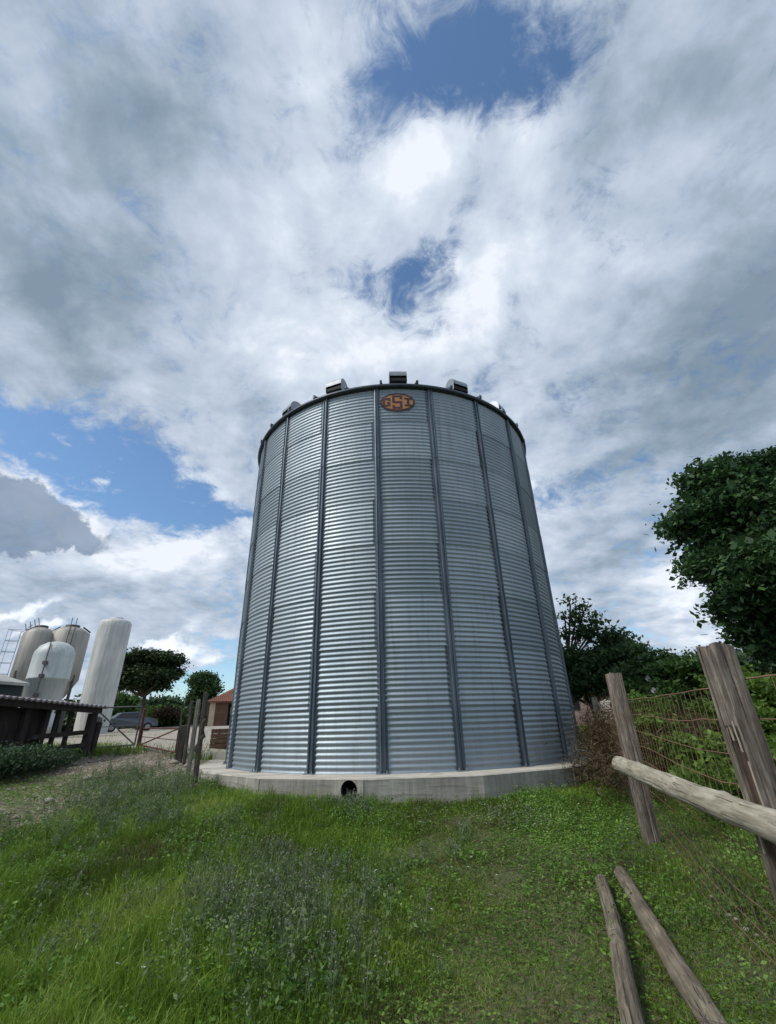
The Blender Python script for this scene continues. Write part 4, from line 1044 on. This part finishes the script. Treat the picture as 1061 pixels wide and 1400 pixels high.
M['grass_dry'] = m_leaf('dry_grass', (.14,.10,.05), (.25,.20,.10), (.40,.34,.19), .2)
M['broadleaf'] = m_leaf('broad_weed_leaves', (.06,.12,.022), (.12,.235,.034), (.23,.38,.08), .35, .5)
M['seedhead'] = m_leaf('grey_seed_heads', (.09,.13,.055), (.18,.21,.14), (.38,.35,.40), .2, .8)
x,y,z,px,py = scatter(760000, -9, 5.5, 2.2, 12.5)
L_ = lush(x,y); dm = np.clip(dirt_mask(x,y)*1.05+yard_mask(x,y),0,1)
dist = np.hypot(x,y)
keep = rng.random(len(x)) < (.60+.40*L_)*(1-dm*.985)*np.clip(1.35-dist/14,.4,1)
x,y,z,L_,dist = x[keep],y[keep],z[keep],L_[keep],dist[keep]
ton = np.clip(.44+1.0*(fbm(x,y,.5,50)-.5)+.8*(fbm(x,y,1.6,51)-.5)+.16*L_+rng.normal(0,.15,len(x)), 0, 1)
h = (.03+.15*L_**1.4)*rng.uniform(.45,1.25,len(x))*(.45+1.1*fbm(x,y,.22,60))
h = h*(1-.8*np.clip(dirt_mask(x,y)*1.3,0,1)); blades('grass', x,y,z, h, .004+.0012*dist**.8*rng.uniform(.5,1.2,len(x)), rng.uniform(.15,1.25,len(x))**1.2, ton, M['grass'], 'uneven green grass covering the foreground up to the silo base', 'grass')
print('grass', len(x))
# coarser grass farther out, both sides
x,y,z,px,py = scatter(290000, -26, 26, 2, 34, 380)
far_ = (y > 12.2) | (x > 5.2) | (x < -8.8); dm = np.clip(dirt_mask(x,y)+yard_mask(x,y),0,1)
k = far_ & (rng.random(len(x)) > dm*.995); x,y,z = x[k],y[k],z[k]
blades('rough_grass', x,y,z, rng.uniform(.08,.3,len(x)), np.full(len(x),.022), rng.uniform(.2,.9,len(x)), np.clip(.5+1.1*(fbm(x,y,2,52)-.5)+rng.uniform(-.2,.2,len(x)),0,1), M['grass'], 'coarse green grass beyond the fence and along the yard edges', 'grass')
x,y,z,px,py = scatter(330000, -1.2, 4.2, 2.2, 8.6)
lz = lush(x,y); k = rng.random(len(x)) < np.clip(1.15-lz,0,1)*(.35+.9*fbm(x,y,.16,91)); x,y,z,lz = x[k],y[k],z[k],lz[k]
dry_ = fbm(x,y,.55,92)
blades('short_turf', x,y,z, rng.uniform(.015,.055,len(x))*(.6+.9*fbm(x,y,.3,93)), rng.uniform(.003,.0085,len(x)), rng.uniform(.4,1.8,len(x)), np.clip(.36-1.5*(dry_-.52)+rng.normal(0,.2,len(x)),0,1), M['grass'], 'short trodden turf with brown patches in the worn middle of the field', 'grass')
# dry straw
x,y,z,px,py = scatter(90000, -9, 5.5, 2.2, 12.5)
k = rng.random(len(x)) < np.clip(.16+1.8*(fbm(x,y,.6,70)-.5)+.25*dirt_mask(x,y)+.25*np.clip(.5-lush(x,y),0,1),.03,.8); x,y,z = x[k],y[k],z[k]
blades('dry_grass', x,y,z+.005, rng.uniform(.03,.15,len(x)), np.full(len(x),.0042), rng.uniform(.8,1.9,len(x)), rng.random(len(x)), M['grass_dry'], 'straw coloured dead blades lying among the grass', 'dry grass')
# broad leaved ground weeds
x,y,z,px,py = scatter(420000, -9, 5.2, 2.2, 11.5)
wgt = np.clip(2.2*(fbm(x,y,.9,80)-.42)+.35*np.exp(-((x-2.1)/.7)**2)+.25*np.clip((y-7.8),0,1),0.02,1)*(1-np.clip(dirt_mask(x,y)+yard_mask(x,y),0,1))
k = rng.random(len(x)) < wgt*.95+.16; x,y,z = x[k],y[k],z[k]
hh = .02+.11*fbm(x,y,.3,81)*rng.random(len(x))*(.5+lush(x,y))
P = np.stack([x,y,z+hh],1); V,Q_,T_ = leaf_quads(P, (.009+.0016*np.hypot(x,y))*rng.uniform(.5,1.7,len(x)), np.clip(.45+.8*(fbm(x,y,.6,82)-.5)+rng.uniform(-.3,.3,len(x)),0,1), 1.3, .0)
# lay leaves mostly flat
Vr = V.reshape(-1,4,3); cz = P[:,2][:,None]; Vr[:,:,2] = cz + (Vr[:,:,2]-cz)*.45; V = Vr.reshape(-1,3)
tag(link('ground_weeds', npmesh('ground_weeds', V, Q_, attrs={'tone':('FACE',T_)}), M['broadleaf']), 'low broad leaved weeds mixed into the grass', 'weeds', kind='stuff')
print('weeds', len(x))
# taller leafy weeds: each stem carries a ladder of leaves
x,y,z,px,py = scatter(34000, -9, 4.6, 2.4, 10.5)
k = rng.random(len(x)) < np.clip(3.0*(fbm(x,y,.75,120)-.42),0,1)*(.25+.75*lush(x,y))*(1-np.clip(dirt_mask(x,y)*1.2+yard_mask(x,y),0,1)); x,y,z = x[k],y[k],z[k]
nl = 16; hh = rng.uniform(.07,.24,len(x)); u_ = rng.uniform(.1,1,(len(x),nl)); an = rng.uniform(0,2*PI,(len(x),nl)); rd_ = (.02+.035*(1-u_))*rng.uniform(.4,1.3,(len(x),nl))
P = np.stack([x[:,None]+np.cos(an)*rd_, y[:,None]+np.sin(an)*rd_, z[:,None]+u_*hh[:,None]], -1).reshape(-1,3)
pt = np.clip(fbm(x,y,.5,121)*1.6-.3+rng.normal(0,.12,len(x)),0,1)
V,Q_,T_ = leaf_quads(P, .016, np.clip(np.repeat(pt,nl)+rng.normal(0,.12,len(P)),0,1), 1.9, .25)
tag(link('leafy_weeds', npmesh('leafy_weeds', V, Q_, attrs={'tone':('FACE',T_)}), M['broadleaf']), 'knee high leafy weeds growing up through the long grass', 'weeds', kind='stuff')
print('leafy', len(x))
# tall grey seeded weeds
stx = []; 
patches = []
for (px_,py_,n_,s_,hh) in ((375,1285,46,.34,.40),(420,1325,26,.36,.34),(330,1250,26,.34,.36),(182,1105,55,.42,.42),(150,1135,36,.45,.38),(240,1085,36,.4,.34),(480,1115,26,.25,.28),(165,1070,50,.5,.36),(215,1135,26,.35,.36),
    (60,1200,14,.5,.3),(120,1280,12,.4,.28),(450,1215,18,.3,.3),(40,1130,14,.5,.3),(560,1170,8,.4,.2),(300,1150,16,.45,.3),(345,1185,20,.25,.3)):
    c_ = hit(px_,py_)
    patches.append((c_.x,c_.y,n_,s_,hh))
VS=[];QS=[];TS=[];PS=[];PT=[]; nb=0
for (cx_,cy_,n_,s_,hh) in patches:
    ax = rng.normal(cx_,s_,n_*2); ay = rng.normal(cy_,s_*1.1,n_*2)
    for x_,y_ in zip(ax,ay):
        if math.hypot(x_-CX,y_-CY) < 5.35 or y_ < 2.0: continue
        z_ = tz(x_,y_) if False else None
        stx.append((x_,y_,hh*rng.uniform(.35,1.2)))
stx = np.array(stx); SZ = terr(stx[:,0], stx[:,1])
for (x_,y_,h_),z_ in zip(stx,SZ):
    nb_ = rng.integers(3,6)
    for j in range(nb_):
        a = rng.uniform(0,2*PI); sp0 = rng.uniform(.05,.35)*h_; d0 = np.array([math.cos(a)*sp0, math.sin(a)*sp0, 0]); f0 = rng.uniform(.1,.5)*h_ if j else 0
        p0 = np.array([x_,y_,z_+f0]); p1 = p0+d0*.5+np.array([0,0,(h_-f0)*.55]); p2 = p0+d0+np.array([0,0,(h_-f0)*rng.uniform(.8,1.1)])
        w = .0022; s0 = np.array([math.sin(a)*w,-math.cos(a)*w,0])
        VS += [p0-s0,p0+s0,p1+s0,p1-s0,p2+s0*.5,p2-s0*.5]; QS += [(nb,nb+1,nb+2,nb+3),(nb+3,nb+2,nb+4,nb+5)]; TS += [.2,.3]; nb += 6
        m_ = rng.integers(5,11); tq = rng.uniform(.35,1.05,m_)[:,None]
        PS.append(p1+(p2-p1)*tq + rng.normal(size=(m_,3))*.011); PT.append(rng.uniform(.2,1,m_))
PS = np.concatenate(PS); PT = np.concatenate(PT)
V2,Q2,T2 = leaf_quads(PS, .0062, PT, 2.0)
V = np.concatenate([np.array(VS), V2]); Q_ = np.concatenate([np.array(QS), Q2+nb])
M['seedhead'].name = 'seed_heads'
tag(link('seeding_weeds', npmesh('seeding_weeds', V, Q_, attrs={'tone':('FACE',np.concatenate([TS,T2]))}), M['seedhead']), 'tall wispy grey lavender weeds gone to seed above the grass', 'weeds', kind='stuff')
# leafy stems under the seeding weeds
NL = 44; xs = np.repeat(stx[:,0],NL)+rng.normal(size=len(stx)*NL)*.05; ys = np.repeat(stx[:,1],NL)+rng.normal(size=len(stx)*NL)*.05; hs = np.repeat(stx[:,2],NL)*rng.uniform(.03,.8,len(xs))
P = np.stack([xs,ys,np.repeat(SZ,NL)+hs],1); V,Q_,T_ = leaf_quads(P, .014, rng.uniform(.1,.8,len(xs)), 2.6)
M['weedleaf'] = m_leaf('grey_green_weed_leaves', (.06,.11,.035), (.11,.18,.06), (.19,.26,.11), .25)
tag(link('weed_foliage', npmesh('weed_foliage', V, Q_, attrs={'tone':('FACE',T_)}), M['weedleaf']), 'grey green leafy stems at the foot of the seeding weeds', 'weeds', kind='stuff')
# tiny white daisies
fx=[];fy=[]
for (px_,py_,n_,s_) in ((700,1130,260,.42),(690,1115,120,.3),(100,1330,60,1.0),(420,1180,60,1.0),(640,1200,60,1.2),(600,1110,60,.4),(545,1135,60,.4),(790,1105,40,.4),(730,1145,30,.3),(560,1110,50,.6),(440,1110,40,.5),(200,1330,14,.3),(360,1240,24,.3),(890,1290,5,.2),(650,1220,10,.6),(480,1150,30,.5)):
    c_ = hit(px_,py_); fx.append(rng.normal(c_.x,s_,n_)); fy.append(rng.normal(c_.y,s_*.6,n_))
fx = np.concatenate(fx); fy = np.concatenate(fy); k = np.hypot(fx-CX,fy-CY) > 5.35; fx,fy = fx[k],fy[k]; fz = terr(fx,fy)+rng.uniform(.06,.17,len(fx)); V=[];T3=[]
for i,(a,b2,c2) in enumerate(zip(fx,fy,fz)):
    r_ = rng.uniform(.009,.015); tl = rng.uniform(-.5,.5,2)
    V.append((a,b2,c2+.002))
    for k in range(8): th = 2*PI*k/8; V.append((a+r_*math.cos(th), b2+r_*math.sin(th), c2+r_*(tl[0]*math.cos(th)+(tl[1]-.6)*-math.sin(th)*-1*.8)))
    T3 += [(i*9, i*9+1+k, i*9+1+(k+1)%8) for k in range(8)]
tag(link('daisies', npmesh('daisies', np.array(V), None, np.array(T3)), M['petal']), 'tiny white daisies dotted through the grass in front of the base', 'flowers', kind='stuff')
# stones and clods in the bare strip
x,y,z,px,py = scatter(60000, -14, 0, 6, 20, 80)
k = (rng.random(len(x)) < dirt_mask(x,y)*.35+yard_mask(x,y)*.02); x,y,z = x[k][:9000],y[k][:9000],z[k][:9000]; n = len(x)
oct_ = np.array([(1,0,0),(-1,0,0),(0,1,0),(0,-1,0),(0,0,1),(0,0,-1)],float); tf = np.array([(0,2,4),(2,1,4),(1,3,4),(3,0,4),(2,0,5),(1,2,5),(3,1,5),(0,3,5)])
s = rng.gamma(2.0,.010,n)[:,None,None]+.006
V = oct_[None]*s*np.array([1,.9,.5])*rng.uniform(.6,1.3,(n,6,1)) + np.stack([x,y,z+.004],1)[:,None]
tag(link('clods', npmesh('clods', V.reshape(-1,3), None, (tf[None]+np.arange(n)[:,None,None]*6).reshape(-1,3)), M['stone']), 'small pale stones and clods scattered over the bare earth strip', 'stones', kind='stuff')
# pale stones along the foot of the netting, one larger rock each
for i,(px_,py_,s_) in enumerate(((975,1232,.024),(998,1258,.028),(1008,1263,.022),(1022,1277,.026),(1037,1286,.022),(238,1045,.12),(256,1049,.1),(243,1033,.13),(120,1067,.14),(66,1098,.1))):
    c_ = hit(px_,py_); b_ = MB(); vs=[]; n_=9
    pr = [(.25,-.3),(.8,-.1),(1,.2),(.75,.55),(.3,.75)]
    for r_,zz in pr:
        for k in range(n_): q_=r_*s_*rng.uniform(.8,1.2); vs.append((q_*math.cos(2*PI*k/n_), q_*.8*math.sin(2*PI*k/n_), zz*s_*.8))
    vs.append((0,0,.8*s_*.8)); fs=[(i2*n_+k,i2*n_+(k+1)%n_,(i2+1)*n_+(k+1)%n_,(i2+1)*n_+k) for i2 in range(4) for k in range(n_)]+[(4*n_+k,4*n_+(k+1)%n_,5*n_) for k in range(n_)]
    b_.add(vs,fs,True); o = b_.build('stone', M['dark_stone'] if False else M['stone'], loc=(c_.x,c_.y,tz(c_.x,c_.y)+.02))
    if i < 5: tag(o, 'pale fist sized stone in the row at the foot of the netting', 'stone', 'stones along the foot of the netting')
    else:
        tag(o, ['broken lump of earth and rubble nearest the tall dark post','small flat rubble stone beside the pale grey post','dark clod at the foot of the thick post stub','isolated pale stone at the edge of the bare earth','pale stone at the lower left edge of the bare earth'][i-5], 'stone', 'loose stones on the bare earth')

# ------------------------------------------------------------------ sky and light
SUN_EL, SUN_AZ = R(50), R(248)          # azimuth clockwise from +Y; the sun stands behind the camera to the left
world = bpy.data.worlds.new('World'); sc.world = world; world.use_nodes = True
t = NT(world.node_tree); t.n.clear()
out = t.new('ShaderNodeOutputWorld')
sky = t.new('ShaderNodeTexSky', sky_type='NISHITA'); sky.sun_disc = False
sky.sun_elevation = SUN_EL; sky.sun_rotation = SUN_AZ; sky.altitude = 100; sky.air_density = 1.0; sky.dust_density = .6; sky.ozone_density = 1.6
d = t.coord('Generated')
sepd = t.new('ShaderNodeSeparateXYZ'); t.l.new(d, sepd.inputs[0])
zc_ = t.m('MAXIMUM', sepd.outputs[2], 0.0)
pl = t.vm('SCALE', d, scale=t.m('DIVIDE', 1.0, t.m('ADD', zc_, .28)))
warp = t.vm('SUBTRACT', t.noise(pl, 2.2, 5, .6, color=True), (.5,.5,.5))
dd = t.vm('ADD', d, t.vm('SCALE', warp, scale=.30))
dd2 = t.vm('ADD', d, t.vm('SCALE', warp, scale=.22))
def blob(vec, px, py, ax, ay, rot, acc, wgt):
    c_ = ray(px, py).normalized(); s_ = F*ray(px,py).length/ (ray(px,py).length)
    k_ = (ray(px,py).length)
    u_ = (rt*math.cos(R(rot)) + up*-math.sin(R(rot))); u_ = (u_ - c_*u_.dot(c_)).normalized(); v_ = c_.cross(u_)
    mt = Matrix((u_, v_, c_)).transposed()
    g = t.new('ShaderNodeTexGradient', gradient_type='QUADRATIC_SPHERE')
    sx_ = ax/F/k_*1.6; sy_ = ay/F/k_*1.6
    t.put(g.inputs[0], t.mapping(vec, (sx_, sy_, max(sx_,sy_)), tuple(c_), tuple(mt.to_euler('XYZ')), 'TEXTURE'))
    return t.m('MULTIPLY_ADD', g.outputs['Fac'], wgt, acc)
fbA = t.noise(pl, 1.9, 9, .58, .3); fbB = t.noise(t.vm('ADD', pl, (5.2,1.3,2.7)), 4.6, 9, .60, .2); fbC = t.noise(t.vm('ADD', pl, (1.2,7.3,0)), .95, 4, .5)
fbD = t.noise(t.mapping(pl, (1,.38,1), rot=(0,0,R(25))), 7.5, 7, .65, .8)
COV = [(650,70,125,80,25,-1.15),(560,60,90,60,0,-.8),(520,120,60,70,20,-.7),(600,135,70,50,0,-.6),(745,60,60,60,0,-.5),(700,150,60,50,0,-.5),(735,110,60,60,0,-.6),(505,175,50,90,60,-.75),(470,110,45,70,0,-.5),(605,160,55,50,0,-.55),(578,370,56,26,-15,-1.7),(622,332,24,38,0,-1.4),(540,405,20,26,0,-1.3),(485,395,36,26,0,-.6),
       (75,590,105,42,18,-1.75),(185,640,100,44,25,-1.4),(265,685,100,34,15,-1.8),(325,712,44,20,0,-1.1),(30,560,50,24,0,-.8),(320,890,70,40,0,-1.0),(250,935,130,36,-5,-1.7),(300,940,60,40,0,-1.2),(880,860,70,30,0,-.5),(790,290,50,30,-40,-.45),(190,270,40,60,60,-.35),(560,270,50,60,0,.6),(700,200,50,60,0,.4),(155,640,20,12,30,1.0),(400,330,120,120,0,.3),(800,60,50,60,30,-.35)]
BRI = [(560,240,95,100,0,.55),(710,190,90,80,30,.48),(640,400,140,70,0,.30),(420,340,130,110,0,.36),(380,470,140,50,0,.25),(560,460,200,60,0,.32),(420,90,70,110,0,.25),(930,240,80,50,0,.34),(860,350,90,60,0,.24),(150,700,190,60,15,.42),(100,655,130,40,0,.5),(220,770,110,50,0,.45),(60,610,60,30,0,.25),(280,880,30,30,0,.3),(915,800,70,60,-20,.60),(730,680,50,60,0,.35),(955,880,50,30,0,.5),(200,560,90,50,0,.25),(300,130,60,60,0,.14),(60,100,50,80,0,.14),
       (60,400,200,200,0,-.66),(210,150,130,100,0,-.60),(60,190,100,90,0,-.2),(910,130,230,160,0,-.46),(1010,430,200,180,0,-.60),(960,560,190,90,0,-.3),(850,770,90,90,0,-.30),(120,810,180,28,0,-.34),(480,250,60,110,0,-.12),(640,280,40,60,0,-.2),(770,480,110,60,0,-.14),(820,870,90,40,0,-.2),(340,560,90,80,0,-.1),(650,75,130,80,25,-.25)]
cov = t.m('MULTIPLY_ADD', t.m('SUBTRACT', fbA, .5), 1.7, 1.12); cov = t.m('MULTIPLY_ADD', t.m('SUBTRACT', fbB, .5), 2.7, cov); cov = t.m('MULTIPLY_ADD', t.m('SUBTRACT', fbD, .5), .7, cov); cov = t.m('MULTIPLY_ADD', t.m('SUBTRACT', t.noise(pl, 15, 8, .72, .7), .5), 2.6, cov)
for b in COV: cov = blob(dd, *b[:5], cov, b[5])
bri = t.m('MULTIPLY_ADD', t.m('SUBTRACT', fbC, .5), .3, .56); bri = t.m('MULTIPLY_ADD', t.m('SUBTRACT', fbA, .5), .65, bri); bri = t.m('MULTIPLY_ADD', t.m('SUBTRACT', fbB, .5), .6, bri); relief = t.m('SUBTRACT', fbB, t.noise(t.vm('ADD', pl, (5.2-.05,1.3-.035,2.7)), 4.6, 9, .60, .2)); bri = t.m('MULTIPLY_ADD', relief, .9, bri)
rel2 = t.m('SUBTRACT', fbA, t.noise(t.vm('ADD', pl, (-.10,-.07,0)), 1.9, 9, .58, .3)); bri = t.m('MULTIPLY_ADD', rel2, .5, bri)
for b in BRI: bri = blob(dd2, *b[:5], bri, b[5])
cover = t.mr(cov, -.1, 1.05, 0, 1, smooth=True)
ccol = t.ramp(bri, [(0.0,(.20,.265,.335)),(.22,(.265,.34,.42)),(.45,(.385,.46,.565)),(.68,(.50,.57,.675)),(.88,(.62,.685,.78)),(1.0,(.76,.80,.87))])
# separate low clouds with their own crisp edges: a dark bank and small sunlit heaps
fine = t.vm('SCALE', t.vm('SUBTRACT', t.noise(d, 9, 7, .65, color=True), (.5,.5,.5)), scale=.14)
d3 = t.vm('ADD', d, fine)
dk = t.new('ShaderNodeValue').outputs[0]; dk.default_value = 0.0
for b in ((30,712,80,50,8,1.7),(88,740,66,24,5,1.5),(-40,700,80,60,0,1.6),(60,690,40,24,20,.9)): dk = blob(d3, *b[:5], dk, b[5])
dkm = t.mr(dk, .30, .62, 0, .88, smooth=True)
ccol = t.mix(dkm, ccol, t.ramp(t.m('MULTIPLY_ADD', fbB, .8, 0.1), [(.3,(.155,.215,.305)),(.7,(.25,.325,.44))]))
cover = t.m('MAXIMUM', cover, dkm)
wh = t.new('ShaderNodeValue').outputs[0]; wh.default_value = 0.0
for b in ((248,880,40,22,-25,1.3),(215,886,34,12,0,1.1),(285,895,26,16,-40,1.0),(25,838,52,16,-20,1.2),(55,858,36,14,-20,1.0),(910,800,44,34,-10,.8),(940,830,50,22,-20,.8),(735,660,24,50,30,.8)): wh = blob(d3, *b[:5], wh, b[5])
whm = t.mr(wh, .22, .75, 0, .9, smooth=True)
ccol = t.mix(whm, ccol, t.ramp(t.m('MULTIPLY_ADD', wh, .5, t.m('MULTIPLY', fbB, .6)), [(.3,(.50,.58,.70)),(.62,(.80,.86,.93)),(.9,(.95,.97,1.0))]))
cover = t.m('MAXIMUM', cover, whm)
skyc = t.mix(1.0, sky.outputs[0], (1.05,1.25,1.35), 'MULTIPLY')
bg1 = t.new('ShaderNodeBackground'); t.put(bg1.inputs[0], skyc); bg1.inputs[1].default_value = .10
bg2 = t.new('ShaderNodeBackground'); t.put(bg2.inputs[0], ccol); bg2.inputs[1].default_value = 1.0
mx = t.new('ShaderNodeMixShader'); t.put(mx.inputs[0], cover); t.l.new(bg1.outputs[0], mx.inputs[1]); t.l.new(bg2.outputs[0], mx.inputs[2]); t.l.new(mx.outputs[0], out.inputs[0])
world.cycles.sampling_method = 'MANUAL'; world.cycles.sample_map_resolution = 512
sun = bpy.data.objects.new('sun', bpy.data.lights.new('sun', 'SUN')); col.objects.link(sun)
sun.data.energy = 2.4; sun.data.angle = R(18); sun.data.color = (1.0,.95,.87)
sd = Vector((math.sin(SUN_AZ)*math.cos(SUN_EL), math.cos(SUN_AZ)*math.cos(SUN_EL), math.sin(SUN_EL)))
sun.rotation_euler = sd.to_track_quat('Z','Y').to_euler(); sun.location = sd*50
sc.view_settings.view_transform = 'Standard'; sc.view_settings.look = 'None'; sc.view_settings.exposure = 0.22; sc.view_settings.gamma = 1; sc.view_settings.use_curve_mapping = False
